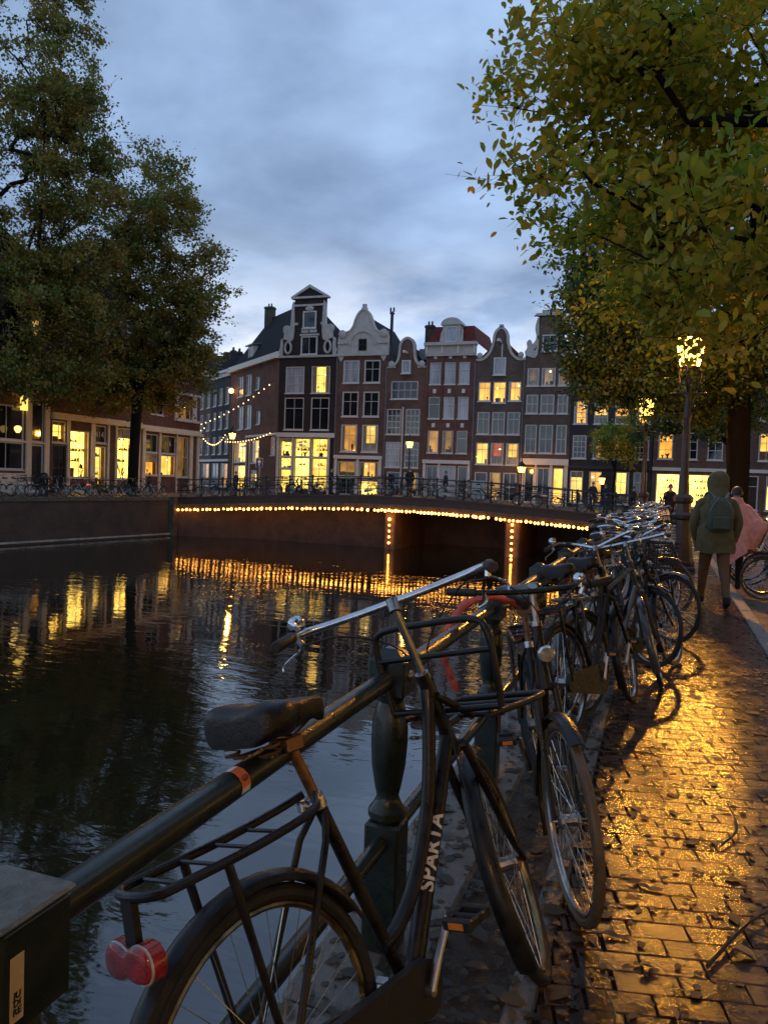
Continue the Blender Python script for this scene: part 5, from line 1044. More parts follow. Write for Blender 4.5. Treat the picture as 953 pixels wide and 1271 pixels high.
        else: p_.box(e_[0]-.045,min(y0,y1),e_[2]-.012,e_[0]+.045,max(y0,y1),e_[2]+.012); ks=[('pedal',p_.mesh('pedal',M_grip))]
        part('crank',c_,M_steel,False,ks)
    if case:
        P=[]; cr_=.105 if key!='sparta' else .066
        for i in range(13): a=PI/2-PI*i/12; P.append((.46+cr_*math.cos(a),.285+cr_*math.sin(a)))
        rx,rr2=(0,.055) if key!='sparta' else (.12,.03)
        for i in range(11): a=-PI/2-PI*i/10; P.append((rx+rr2*math.cos(a),WR-.005+rr2*math.sin(a)))
        b=MB(); b.prism(P[::-1],-.066,-.04); part('chain_case',b,fm if q else M_grip)
    else:
        b=MB(); torus(b,.09,.006,24,4,-.05,(.46,.285)); b.tube([(.46,-.05,.375),(0,-.05,WR+.035)],.005,4); b.tube([(.46,-.05,.195),(0,-.05,WR-.035)],.005,4); part('chain',b,M_rust)
    if rack:
        b=MB(); z=.79; b.tube(cr([(.235,.02,z+.03),(.175,.055,z+.01),(.0,.062,z),(-.19,.064,z),(-.245,.052,z),(-.262,0,z),(-.245,-.052,z),(-.19,-.064,z),(0,-.062,z),(.175,-.055,z+.01),(.235,-.02,z+.03)],4),.0095,n-2)
        if q<2:
            for x in (-.19,-.10,-.01,.08): b.tube([(x,-.06,z),(x,.06,z)],.0045,5)
        for s in (-1,1): b.tube(cr([(-.085,s*.066,z-.005),(-.075,s*.068,z-.06),(0,s*.066,WR+.01)],3),[.011]*4+[.0095]*3,n-2,flat=.8)
        part('rear_rack',b,fm)
        if light=='lobed':
            M=Matrix.Translation((-.276,0,.685))@Matrix.Rotation(-PI/2,4,'Z'); P=lobed_light(.135,.068,.03)
            b=MB(); b.prism([(x*1.04,z_*1.05) for x,z_ in P],-.0,.026,0,M); b3=MB(); b3.box(-.27,-.015,.70,-.255,.015,.79); b2=MB(); b2.tube([M@Vector((x*1.0,-.002,z_*1.0)) for x,z_ in P],.0028,5,closed=True)
            rd=MB(); K=[(1,.0),(.97,-.006),(.85,-.011),(.6,-.014)]; n_=len(P); vs=[M@Vector((x*s_,y_,z_*s_)) for (s_,y_) in K for x,z_ in P]; fs=[]
            for i in range(len(K)-1):
                for jx in range(n_): j2=(jx+1)%n_; fs.append((i*n_+jx,i*n_+j2,(i+1)*n_+j2,(i+1)*n_+jx))
            fs.append(tuple((len(K)-1)*n_+jx for jx in range(n_))); rd.add(vs,fs)
            S.append(dict(name='tail_light',mesh=b.mesh('tail_light',M_red,True,60),steer=False,kids=[('light_rim',b2.mesh('light_rim',M_clearp)),('light_bracket',b3.mesh('light_bracket',M_grip)),('light_lens',rd.mesh('light_lens',M_red,True,60))]))
        else:
            b=MB(); b.bbox(-.30,-.04,.70,-.27,.04,.735,.004); part('tail_light',b,M_red)
    if frack=='hoop':
        b=MB(); z=.875; x=.865; b.tube(cr([(x,.19,z),(x-.01,.20,z+.10),(x-.02,.20,z+.21),(x-.024,.165,z+.255),(x-.025,0,z+.262),(x-.024,-.165,z+.255),(x-.02,-.20,z+.21),(x-.01,-.20,z+.10),(x,-.19,z)],5),.0105,n)
        b.tube([(x-.016,.2,z+.165),(x-.016,-.2,z+.165)],.009,n); b.tube([(x,.19,z),(x,-.19,z)],.0095,n)
        part('front_rack_hoop',b,fm)
        b=MB(); b.tube(cr([(x-.02,.15,z-.02),(x+.20,.16,z-.03),(x+.32,.16,z-.03),(x+.35,.12,z-.03),(x+.35,-.12,z-.03),(x+.32,-.16,z-.03),(x+.20,-.16,z-.03),(x-.02,-.15,z-.02)],4),.0105,n)
        for xx in (.06,.15,.24): b.tube([(x+xx,-.16,z-.03),(x+xx,.16,z-.03)],.0085,n-2)
        b.tube([(.80,.02,.93),(x+.05,.06,z-.03)],.012,n-2); b.tube([(.80,-.02,.93),(x+.05,-.06,z-.03)],.012,n-2); b.tube([(.84,.0,.83),(x+.10,0,z-.03)],.012,n-2)
        part('front_rack',b,fm)
    if basket:
        b=MB(); x0,x1,w0,z0,z1=.86,1.16,.17,.86,1.08
        for i in range(7):
            z=z0+(z1-z0)*i/6; s=1+.10*i/6; xm=(x0+x1)/2; hx=(x1-x0)/2*s; b.tube([(xm-hx,-w0*s,z),(xm+hx,-w0*s,z),(xm+hx,w0*s,z),(xm-hx,w0*s,z)],.0035 if i<6 else .008,4,closed=True)
        for i in range(10):
            t_=-1+2*i/9
            for sx in (-1,1): b.tube([((x0+x1)/2+sx*(x1-x0)/2,t_*w0,z0),((x0+x1)/2+sx*(x1-x0)/2*1.1,t_*w0*1.1,z1)],.003,3); b.tube([((x0+x1)/2+t_*(x1-x0)/2,sx*w0,z0),((x0+x1)/2+t_*(x1-x0)/2*1.1,sx*w0*1.1,z1)],.003,3)
        for i in range(7): y=-w0+2*w0*i/6; b.tube([(x0,y,z0),(x1,y,z0)],.003,3)
        b.tube([(.80,0,.95),(.88,0,.90)],.012,5); part('basket',b,basket,True)
    if q<2:
        b=MB(); b.tube([(.40,.04,.27),(.36,.10,.14),(.31,.17,.012)],.009,6); b.tube([(.31,.17,.012),(.27,.18,.008)],.010,6); part('kickstand',b,M_steel)
        if frack is None:
            b=MB(); b.lathe([(.004,-.03),(.025,-.02),(.034,0),(.034,.012),(.028,.02)],12,(0,0,0),0,Matrix.Translation((.905,0,.90))@Matrix.Rotation(PI/2,4,'Y')); part('headlight',b,M_chrome,True)
    SPECS[key]=S; return S
AX=Vector((.78-.855,0,.985-.80)).normalized(); AP=Vector((.855,0,.80))
def bike(key,label,loc,heading,lean=0,steer=0,group=None,skip=()):
    r=empty('bicycle',loc,(-lean,0,PI/2-heading)); tag(r,label,'bicycle',group)
    SM=Matrix.Translation(AP)@Matrix.Rotation(steer,4,AX)@Matrix.Translation(-AP)
    for s in SPECS[key]:
        if s['name'] in skip: continue
        o=link(s['name'],s['mesh'],r,SM if s['steer'] else None)
        for (nm,me) in s['kids']: link(nm,me,o)
    return r
bike_spec('sparta',0,'transport',M_frame,M_rimg,M_tyre,frack='hoop',bars='flat',crank_deg=60)
bike_spec('drop',0,'oma',M_frame,M_rim,M_tyreT,rack=True,bars='straight',light='box')
bike_spec('omaA',1,'oma',M_frame,white_tail=True,light='box',bars='swept')
bike_spec('omaB',1,'oma',M_frame3,basket=M_ironB,light='box',bars='swept')
bike_spec('diaA',1,'diamond',M_frame2,light='box',bars='flat',case=False)
bike_spec('diaB',1,'diamond',M_frame,M_rim,M_tyreT,light='lobed',bars='swept')
bike_spec('pale',1,'oma',M_frame4,light='box',bars='swept',saddle=M_sadb)
bike_spec('redb',1,'oma',M_frame5,light='box',bars='flat',basket=M_wmud)
for k,(st,fm_,rk) in {'f0':('oma',M_frame,True),'f1':('diamond',M_frame2,True),'f2':('oma',M_frame4,False),'f3':('diamond',M_frame,True)}.items(): bike_spec(k,2,st,fm_,bars='swept' if st=='oma' else 'flat',light='box',rack=rk,case=(st=='oma'),basket=(M_ironB if k=='f2' else None))
# --- the two near bicycles
B1=bike('sparta','black transport bicycle with front rack leaning on the green railing in the foreground',(-.594,1.314,0),.272,.264,rad(27))
dt0,dt1=Vector((.845,0,.80)),Vector((.50,0,.30)); 
# white frame lettering on the right side of the down tube, reading upwards
mdt=Vector((.66,0,.535)); dirv=(Vector((.76,0,.68))-Vector((.50,0,.30))).normalized(); nrm=(Vector((0,-1,0))*math.cos(rad(42))+Vector((-dirv.z,0,dirv.x))*math.sin(rad(42))).normalized(); upv=nrm.cross(dirv)
Ml=Matrix((dirv,upv,nrm)).transposed().to_4x4(); Ml.translation=mdt+nrm*.0215
lt=text_mesh('frame_lettering','SPARTA',.056,mat('frame_lettering_white',(.62,.58,.50),.5,var=.3,scale=45),.0006,B1,Ml,bold=.0016,space=1.02)
bmx=bmesh.new(); bmx.from_mesh(lt.data)
for q in range(-6,7): bmesh.ops.bisect_plane(bmx,geom=bmx.verts[:]+bmx.edges[:]+bmx.faces[:],plane_co=(0,q*.003,0),plane_no=(0,1,0))
for v in bmx.verts: v.co.z+=math.sqrt(max(1e-6,.0256**2-min(.025,abs(v.co.y))**2))-.0215
bmx.to_mesh(lt.data); bmx.free()
bike('drop','dark bicycle facing the camera, its front wheel beside the foreground front rack',(-.50,3.84,0),rad(165),rad(-9),rad(8))
# --- the packed row along the railing
ROWG='bicycles packed along the near railing'
rg=random.Random(5)
row=[('diaB',(-.42,5.08),21,9,18),('omaA',(-.50,4.45),14,11,-20)]
bike('omaA','bicycle with white mudguard tail and red rear light, third from the camera',(-.47,4.72,0),rad(17),rad(9),rad(12),ROWG)
bike('diaA','grey bicycle whose front wheel sticks out into the path past the third saddle',(-.42,5.28,0),rad(24),rad(7),rad(26),ROWG)
ys=6.2; i=0; keys=['diaB','omaB','pale','diaA','omaA','redb','diaB','omaA','pale','omaB','diaA']
looks={'diaB':'black diamond-frame bicycle','omaB':'dark blue bicycle with wire basket','pale':'pale bicycle with brown saddle','diaA':'grey bicycle','omaA':'black bicycle with white mudguard tail','redb':'dark red bicycle with pale basket'}
while ys<34 and i<26:
    k=keys[i%len(keys)]; rev=rg.random()<.42
    hd=rad(rg.uniform(14,36)) if not rev else rad(180-rg.uniform(10,34)); x=-.46+rg.uniform(-.05,.08)
    ln=rad(rg.uniform(4,10))*(1 if not rev else -1)
    lx,ly=(x,ys) if not rev else (x-.02,ys+1.05)
    bike(k,'%s in the packed row, %s past the grey one'%(looks[k],ORD[i]),(lx,ly,0),hd,ln,rad(rg.uniform(-30,30)),ROWG)
    ys+=rg.uniform(.52,.82) if ys<14 else rg.uniform(.8,1.25); i+=1
# --- across the path, by the kerb
for j,(x,y,h,k,st) in enumerate(((2.55,12.6,-72,'diaB',20),(2.62,13.5,-78,'omaA',-15),(2.5,14.5,-70,'pale',25),(2.6,15.6,-80,'diaA',10),(2.6,17.0,-75,'omaB',-20),(2.7,18.6,-74,'redb',15))):
    bike(k,'%s facing the path at the kerb, %s from the camera'%(looks[k],ORD[j]),(x,y,-.09),rad(h),rad(4),rad(st),'bicycles at the kerb across the path')
# --- bicycles on the bridge, on the left bank and by the houses
fl={'f0':'black','f1':'grey','f2':'pale','f3':'dark'}
for j in range(25):
    x=-30.0+j*1.13+rg.uniform(-.3,.3); k=rg.choice(['f0','f1','f3','f0','f2']); rev=rg.random()<.5
    bike(k,'small %s bicycle inside the bridge railing, %s from the left end'%(fl[k],ORD[j]),(x-.5 if not rev else x+.6,BY0+.55,deck(x)),rad(90 if not rev else -90)+rad(rg.uniform(-10,10)),rad(6)*(1 if not rev else -1),rad(rg.uniform(-25,25)),'bicycles along the bridge railing')
for j in range(20):
    y=30.6+j*.68+rg.uniform(-.12,.12); p=QA+qd*((y+60)/qd.y); k=rg.choice(['f0','f1','f3','f0','f2']); hd=rad(90+rg.uniform(-14,14)) if rg.random()<.6 else rad(rg.uniform(-15,25))
    bike(k,'small %s bicycle at the left quay edge, %s from the picture edge'%(fl[k],ORD[j]),(p.x-1.75 if abs(hd)>1 else p.x-.8,y,0),hd,rad(rg.uniform(-5,5)),rad(rg.uniform(-25,25)),'bicycles along the left quay')
# ================================================================ street lamps and signs
M_lamp=lit_glass('lantern_glass',(1,.58,.10),3.6)
def lantern(r,z,rb,rt,h,m_iron,power,rough=.1):
    """hexagonal lantern with ribs, roof and finial; glass glows, bulb inside lights the street"""
    g=MB(); g.lathe([(rb,z),(rt,z+h)],6,cap=False); g.build('lantern_glass',M_lamp,r,False)
    b=MB()
    for i in range(6):
        a=2*PI*i/6; b.tube([(rb*math.cos(a),rb*math.sin(a),z),(rt*math.cos(a),rt*math.sin(a),z+h)],.012*max(1,rt/.2),4)
    b.lathe([(rb*.5,z-.05),(rb*1.1,z-.03),(rb*1.08,z+.01)],6); b.lathe([(rt*1.12,z+h),(rt*1.15,z+h+.03),(rt*.75,z+h+.13*rt/.2),(rt*.35,z+h+.20*rt/.2),(rt*.3,z+h+.24*rt/.2),(.03,z+h+.30*rt/.2),(.045,z+h+.33*rt/.2),(.01,z+h+.42*rt/.2)],6)
    b.build('lantern_frame',m_iron,r,False)
    l=bpy.data.lights.new('lamp_bulb','POINT'); l.energy=power; l.color=(1,.43,.075); l.shadow_soft_size=rough
    o=bpy.data.objects.new('lamp_bulb',l); COL.objects.link(o); o.parent=r; o.location=(0,0,z+h*.5)
def crown_lamp(label,loc,power):
    r=empty('street_lamp',loc); tag(r,label,'street lamp','ornate street lamps along the quay')
    b=MB(); b.bbox(-.27,-.27,-.1,.27,.27,.10,.02); b.lathe([(.255,.10),(.26,.17),(.235,.21),(.225,.30),(.19,.55),(.165,.85),(.16,.98),(.20,1.02),(.205,1.08),(.165,1.13),(.15,1.30),(.185,1.34),(.19,1.42),(.13,1.48)],8); b.build('base',M_ironR,r,True,25)
    b=MB(); b.lathe([(.105,1.45),(.10,1.6),(.085,1.75),(.088,1.82),(.072,1.9),(.062,2.9),(.075,2.95),(.075,3.02),(.055,3.08),(.05,3.55),(.075,3.6),(.06,3.7)],12); b.build('column',M_ironR,r)
    b=MB(); b.tube([(-.30,0,3.42),(.30,0,3.42)],.018,6); b.ball((-.31,0,3.42),.028,8,6); b.ball((.31,0,3.42),.028,8,6)
    for k in range(3):
        a=2*PI*k/3+.3; c,s=math.cos(a),math.sin(a); b.tube(cr([(.04*c,.04*s,3.45),(.16*c,.16*s,3.55),(.24*c,.24*s,3.75),(.20*c,.20*s,3.92)],4),.016,6)
    b.build('lantern_bracket',M_ironR,r)
    lantern(r,3.92,.17,.28,.55,M_ironR,power,.16); return r
crown_lamp('ornate street lamp with flared brown base beside the hooded walker',(.36,15.95,0),1250)
crown_lamp('ornate street lamp among the parked bicycles further along the quay',(-.62,26.2,0),150)
crown_lamp('ornate street lamp behind the photographer on the same quay',(1.25,-6.0,0),430)
def slim_lamp(label,loc,h,power,rt=.24):
    r=empty('street_lamp',loc); tag(r,label,'street lamp','slim street lamps')
    b=MB(); b.lathe([(.13,-.05),(.13,.35),(.09,.5),(.055,.9),(.045,h-.25),(.06,h-.2),(.04,h-.1)],8); b.tube([(-.22,0,h-.45),(.22,0,h-.45)],.014,5); b.build('column',M_ironB,r)
    lantern(r,h-.05,rt*.6,rt,.42,M_ironB,power,.12); return r
slim_lamp('slim lit street lamp on the far side of the bridge, before the plum house',(-16.9,BY1-.5,deck(-16.9)),3.35,160,.27)
slim_lamp('slim lit street lamp at the left end of the bridge before the corner house',(-30.4,50.2,0),4.35,420,.30)
slim_lamp('low lit street lamp before the umber house at the bridge crown',(-10.4,59.6,0),2.65,120,.34)
slim_lamp('slim lit street lamp far down the path behind the trees',(5.0,56.0,0),4.0,60,.24)
slim_lamp('slim lit street lamp near the charcoal house beyond the bicycles',(-3.9,53.0,0),1.9,25,.22)
# wall lamp on the corner house's side
wl=empty('wall_lamp',(-32.9-.766*11.6-.32,62+.643*11.6-.38,10.3)); tag(wl,'round glowing wall lamp on the corner house side wall','wall lamp')
MB().ball((0,0,0),.26,12,8).build('globe',emis('globe_glow',(1,.55,.14),7),wl); MB().tube([(0,0,.2),(.18,.22,.3),(.32,.38,.3)],.03,6).build('bracket',M_ironB,wl)
# string lights over the side street
sb=MB().ball((0,0,0),.055,6,5).mesh('bulb',emis('string_bulb',(1,.62,.25),4.5))
def garland(label,a,b_,sag,n):
    a,b_=Vector(a),Vector(b_); r=empty('string_lights',a); tag(r,label,'string lights','string lights over the side street'); P=[]
    for i in range(n+1): t_=i/n; p=a.lerp(b_,t_); p.z-=sag*4*t_*(1-t_); P.append(p-a)
    MB().tube(P,.012,4).build('cable',M_rope,r)
    for p in P[1:]: o=link('bulb',sb,r); o.location=p-Vector((0,0,.07))
sp=lambda s,off=0:(-32.9-.766*s-.643*off,62+.643*s-.766*off)
p0=sp(.6,.15)
garland('string of lights sloping from the corner house roof down across the side street',(*p0,10.4),(*sp(17,5.0),6.2),.9,22)
garland('string of lights along the corner house shop front',(*sp(.3,.3),5.75),(*sp(13,.5),5.2),.35,17)
garland('string of lights crossing low over the side street mouth',(*sp(13,.4),6.2),(-39.3,60.0,4.9),.9,13)
garland('string of lights further up the side street',(*sp(20,.3),7.2),(*sp(21,6),6.0),1.0,16)
# one-way sign at the bridge end
r=empty('traffic_sign',(-28.7,BY1-.6,deck(-28.7))); tag(r,'blue square one-way sign with white arrow at the bridge','traffic sign')
MB().tube([(0,0,0),(0,0,2.95)],.03,8).build('pole',M_steel,r); b=MB().bbox(-.31,-.075,2.15,.31,-.045,2.85,.01); b.build('panel',mat('sign_blue',(.02,.05,.22),.4,var=.05),r)
b=MB(); b.prism([(-.05,2.25),(.05,2.25),(.05,2.52),(.17,2.52),(0,2.76),(-.17,2.52),(-.05,2.52)],-.08,-.0755); b.build('arrow',M_white,r,False); b=MB()
for q in ((-.30,-.0795,2.16,.30,-.0757,2.18),(-.30,-.0795,2.82,.30,-.0757,2.84),(-.30,-.0795,2.18,-.28,-.0757,2.82),(.28,-.0795,2.18,.30,-.0757,2.82)): b.box(*q)
b.build('border',M_white,r,False)
# utility cabinet and litter bin
r=empty('utility_cabinet',(-11.7,BY1-1.2,deck(-11.7))); tag(r,'pale grey utility cabinet behind the bridge railing','cabinet')
MB().bbox(-.42,-.2,0,.42,.2,1.15,.02).build('body',mat('cabinet_grey',(.42,.43,.43),.5,var=.1),r); MB().bbox(-.46,-.24,1.15,.46,.24,1.22,.015).build('lid',mat('cabinet_grey',(.42,.43,.43)),r); MB().box(-.005,-.206,.08,.005,-.2,1.08).build('door_seam',M_black,r)
r=empty('litter_bin',(-35.0,36.5,0)); tag(r,'dark round litter bin on the left quay','litter bin'); MB().lathe([(.26,0),(.27,.1),(.27,1.0),(.29,1.03),(.29,1.1),(.22,1.28),(.1,1.36)],12).build('body',M_black,r); MB().bbox(-.13,-.29,.78,.13,-.25,.95,.01).build('opening',mat('bin_slot',(.004,.004,.004),.8),r)
# ================================================================ people
def skin_mesh(name,J,E,labels,mats,sub=1,extra=None):
    me=bpy.data.meshes.new(name); keys=list(J); ix={k:i for i,k in enumerate(keys)}
    me.from_pydata([J[k][:3] for k in keys],[(ix[a],ix[b_]) for a,b_ in E],[]); ob=bpy.data.objects.new(name,me); COL.objects.link(ob)
    md=ob.modifiers.new('s','SKIN'); md.branch_smoothing=.6; md.use_smooth_shade=True
    for i,k in enumerate(keys): 
        rr=J[k][3]; me.skin_vertices[0].data[i].radius=rr if hasattr(rr,'__len__') else (rr,rr); me.skin_vertices[0].data[i].use_root=(k=='pelvis')
    if sub: sm=ob.modifiers.new('u','SUBSURF'); sm.levels=sub; sm.render_levels=sub
    dg=bpy.context.evaluated_depsgraph_get(); out_=bpy.data.meshes.new_from_object(ob.evaluated_get(dg)); bpy.data.objects.remove(ob)
    out_.materials.clear(); names=list(mats); 
    for k in names: out_.materials.append(mats[k])
    segs=[(np.array(J[a][:3]),np.array(J[b_][:3]),labels.get(b_,labels.get(a))) for a,b_ in E]
    S0=np.array([s[0] for s in segs]); D=np.array([s[1]-s[0] for s in segs]); DD=np.maximum((D*D).sum(1),1e-9); LI=np.array([names.index(s[2]) for s in segs])
    C=np.zeros(len(out_.polygons)*3,dtype=np.float32); out_.polygons.foreach_get('center',C); C=C.reshape(-1,3)
    t_=np.clip(((C[:,None,:]-S0[None])*D[None]).sum(2)/DD[None],0,1); dist=np.linalg.norm(C[:,None,:]-(S0[None]+D[None]*t_[...,None]),axis=2); out_.polygons.foreach_set('material_index',LI[dist.argmin(1)].astype(np.int32)); out_.polygons.foreach_set('use_smooth',np.ones(len(C),dtype=bool)); return out_
M_skin=mat('skin',(.50,.29,.20),.5,var=.08,scale=20)
def cloth(n,c): return mat('cloth_'+n,c,.85,var=.2,scale=12,bump=.25,bscale=30,rvar=.05)
C_black=cloth('black',(.014,.014,.016)); C_olive=cloth('olive',(.105,.095,.045)); C_brown=cloth('brown',(.13,.075,.038)); C_dark=cloth('charcoal',(.03,.03,.034)); C_navy=cloth('navy',(.012,.02,.05)); C_pink=cloth('pink',(.72,.30,.25)); C_grey=cloth('grey',(.10,.10,.10)); C_tan=cloth('tan',(.24,.15,.08)); C_pale=cloth('pale',(.45,.40,.36)); C_denim=cloth('denim',(.03,.04,.07)); C_pack=cloth('pack',(.065,.08,.062))
H_dark=mat('hair_dark',(.018,.011,.007),.5,var=.4,scale=40); H_fair=mat('hair_fair',(.30,.18,.07),.5,var=.3,scale=40); H_grey=mat('hair_grey',(.30,.29,.28),.6,var=.2,scale=40)
M_eye=mat('eye_dark',(.02,.015,.012),.2); M_lip=mat('lips',(.35,.13,.10),.5)
def person(label,loc,heading,h=1.75,top=None,legs=None,shoes=None,hair=H_dark,stride=.0,arms=(0,0),bend=(.25,.25),spread=(.06,.06),coat=True,hairlen=.0,fingers=True,hood=False,skirt=None,lod=1,cat='person',group=None,thick=1.0,feet_apart=.085):
    """standing or walking figure, faces +y before turning; arms = swing angle of each upper arm, bend = elbow flex"""
    top=top or C_black; legs=legs or C_dark; shoes=shoes or C_black; k=h/1.75
    J={};E=[];Lb={}
    def j(n,x,y,z,r,lab,par=None):
        rr=tuple(q*k for q in r) if hasattr(r,'__len__') else r*k
        J[n]=(x*k,y*k,z*k,rr); Lb[n]=lab
        if par: E.append((par,n))
    th=thick
    j('pelvis',0,0,.96,(.155*th,.115*th),'top'); j('waist',0,.005,1.10,(.145*th,.11*th),'top','pelvis'); j('chest',0,.0,1.28,(.17*th,.12*th),'top','waist'); j('collar',0,-.01,1.42,(.13*th,.09),'top','chest'); j('neck',0,.0,1.50,.055,'skin','collar')
    j('jaw',0,.025,1.575,(.062,.075),'skin','neck'); j('brow',0,.02,1.655,(.075,.088),'skin','jaw'); j('crown_',0,.005,1.71,(.055,.065),'skin','brow'); j('nose',0,.125,1.615,.016,'skin','brow')
    for s,n,ai,sw in ((-1,'l',0,stride),(1,'r',1,-stride)):
        j('sh'+n,s*.165*th,-.005,1.41,.066*th,'top','collar'); a=arms[ai]; sp_=spread[ai]; b_=bend[ai]
        ex,ey,ez=s*(.20*th+sp_),math.sin(a)*.28,1.41-math.cos(a)*.28; j('el'+n,ex,ey,ez,.054*th,'top','sh'+n)
        a2=a+b_; wx,wy,wz=ex-s*.02-s*sp_*.5,ey+math.sin(a2)*.25,ez-math.cos(a2)*.25; j('wr'+n,wx,wy,wz,.036*th,'top','el'+n)
        dy,dz=math.sin(a2+.15),-math.cos(a2+.15); j('palm'+n,wx,wy+dy*.07,wz+dz*.07,(.036,.020),'skin','wr'+n)
        if fingers:
            for fi,(fx,fl_) in enumerate(((-.024,.068),(-.008,.076),(.008,.072),(.024,.058))):
                j('f%d%s'%(fi,n),wx-s*.005,wy+dy*.10-dz*fx,wz+dz*.10+dy*fx,.0095,'skin','palm'+n); j('g%d%s'%(fi,n),wx-s*.022,wy+dy*(.10+fl_)-dz*fx,wz+dz*(.10+fl_)+dy*fx,.0075,'skin','f%d%s'%(fi,n))
            j('t0'+n,wx-s*.018,wy+dy*.06+.032,wz+dz*.06,.010,'skin','palm'+n); j('t1'+n,wx-s*.026,wy+dy*.10+.042,wz+dz*.10,.008,'skin','t0'+n)
        j('hip'+n,s*.085,0,.90,.098*th,'legs','pelvis'); kz=.50; hy=math.sin(sw)*.42; j('kn'+n,s*feet_apart,hy+.02,.92-math.cos(sw)*.42,.064*th,'legs','hip'+n)
        lift=max(0,-sw)*1.0; a3=sw-lift*.9-.03; ay=hy+.02+math.sin(a3)*.41; az=.92-math.cos(sw)*.42-math.cos(a3)*.41; j('an'+n,s*feet_apart,ay,max(.085,az),.045,'legs','kn'+n)
        ft=-lift*1.5; az=max(.085,az); j('heel'+n,s*feet_apart,ay-.04,max(.05,az-.045),(.048,.05),'shoes','an'+n); j('toe'+n,s*(feet_apart+.015),ay+.15*math.cos(ft),max(.04,az-.05+.15*math.sin(ft)),(.05,.038),'shoes','heel'+n)
    me=skin_mesh('person',J,E,Lb,{'top':top,'legs':legs,'shoes':shoes,'skin':M_skin},lod)
    zmin=min(v.co.z for v in me.vertices)
    r=empty('person',(loc[0],loc[1],loc[2]-zmin),(0,0,-heading)); tag(r,label,cat,group); link('body',me,r)
    def Z(*p): return tuple(q*k for q in p)
    if not hood:
        b=MB(); n=14; rings=[]
        for i in range(7):
            t_=i/6; el=PI*.5*t_*1.05; rr=math.cos(el); 
            rings.append((rr,math.sin(el)))
        vs=[];fs=[]
        for i in range(7):
            rr,zz=rings[i]
            for q in range(n):
                a=2*PI*q/n; front=max(0,math.sin(a)); low=(1-i/6)*(.030 if front>.3 else -.06-hairlen)*1.0
                vs.append(Z(.088*rr*math.cos(a),.012+.103*rr*math.sin(a)-.004*front,1.645+.092*zz+low*(1 if i<4 else 0)*(1-i/4 if i<4 else 0)+random.uniform(-.003,.003)))
        for i in range(6):
            for q in range(n): qq=(q+1)%n; fs.append((i*n+q,i*n+qq,i*n+n+qq,i*n+n+q))
        fs.append(tuple(6*n+q for q in range(n))); b.add(vs,fs); b.build('hair',hair,r,True,180)
        b=MB()
        for s in (-1,1): b.ball(Z(s*.032,.094,1.635),.011*k,8,6)
        b.build('eyes',M_eye,r); b=MB(); b.ball(Z(0,.098,1.565),(.024*k,.010*k,.006*k),8,5); b.build('mouth',M_lip,r); b=MB()
        for s in (-1,1): b.ball(Z(s*.082,.015,1.62),(.010*k,.020*k,.030*k),6,5)
        b.build('ears',M_skin,r)
    if coat:
        z0,z1=(.80,1.44) if coat is True else coat; n=32; vs=[];fs=[]; K=14
        for i in range(K):
            t_=i/(K-1); z=z0+(z1-z0)*t_; 
            wx=np.interp(z,[.6,.8,1.0,1.15,1.3,1.44],[.235,.215,.20,.185,.205,.15])*th; wy=np.interp(z,[.6,.8,1.0,1.15,1.3,1.44],[.17,.158,.15,.14,.145,.095])*th
            for q in range(n): a=2*PI*q/n; wv=1+.035*math.sin(3*a+i)+.03*math.sin(7*a+2*i)*(1-t_*.6)+.02*math.sin(11*a-3*i); vs.append(Z(wx*math.cos(a)*wv,wy*math.sin(a)*wv,z+.012*math.sin(4*a)*(1 if i==0 else 0)))
        for i in range(K-1):
            for q in range(n): qq=(q+1)%n; fs.append((i*n+q,i*n+qq,i*n+n+qq,i*n+n+q))
        b=MB(); b.add(vs,fs); b.build('coat',top,r,True,180)
    return r
# main walker, hood up, seen from behind
wk=person('person in olive hooded parka walking away along the wet path',(.68,11.2,0),rad(-8),1.80,C_olive,C_brown,C_black,stride=.30,arms=(.10,-.08),bend=(.25,.2),spread=(.05,.05),coat=(.74,1.46),hood=True,lod=2,thick=1.13,feet_apart=.10)
def loft(b,rings):
    n=len(rings[0]); vs=[p for r_ in rings for p in r_]; fs=[]
    for i in range(len(rings)-1):
        for q in range(n): qq=(q+1)%n; fs.append((i*n+q,i*n+qq,i*n+n+qq,i*n+n+q))
    b.add(vs,fs); return b
k=1.80/1.75; b=MB(); rings=[]
for (z,rx,ry,cy) in ((1.38,.17,.13,-.02),(1.44,.165,.135,-.03),(1.485,.135,.13,-.035),(1.53,.122,.125,-.02),(1.59,.132,.135,-.012),(1.65,.138,.145,-.005),(1.71,.128,.138,-.01),(1.755,.105,.115,-.02),(1.785,.07,.08,-.03),(1.80,.035,.04,-.035),(1.803,.01,.012,-.035)):
    rings.append([(rx*k*math.cos(a)*(1+.035*math.sin(5*a+z*30)+.02*math.sin(9*a-z*40)),(cy+ry*math.sin(a))*k,z*k) for a in [2*PI*q/18 for q in range(18)]])
loft(b,rings).build('hood',C_olive,wk,True,180)
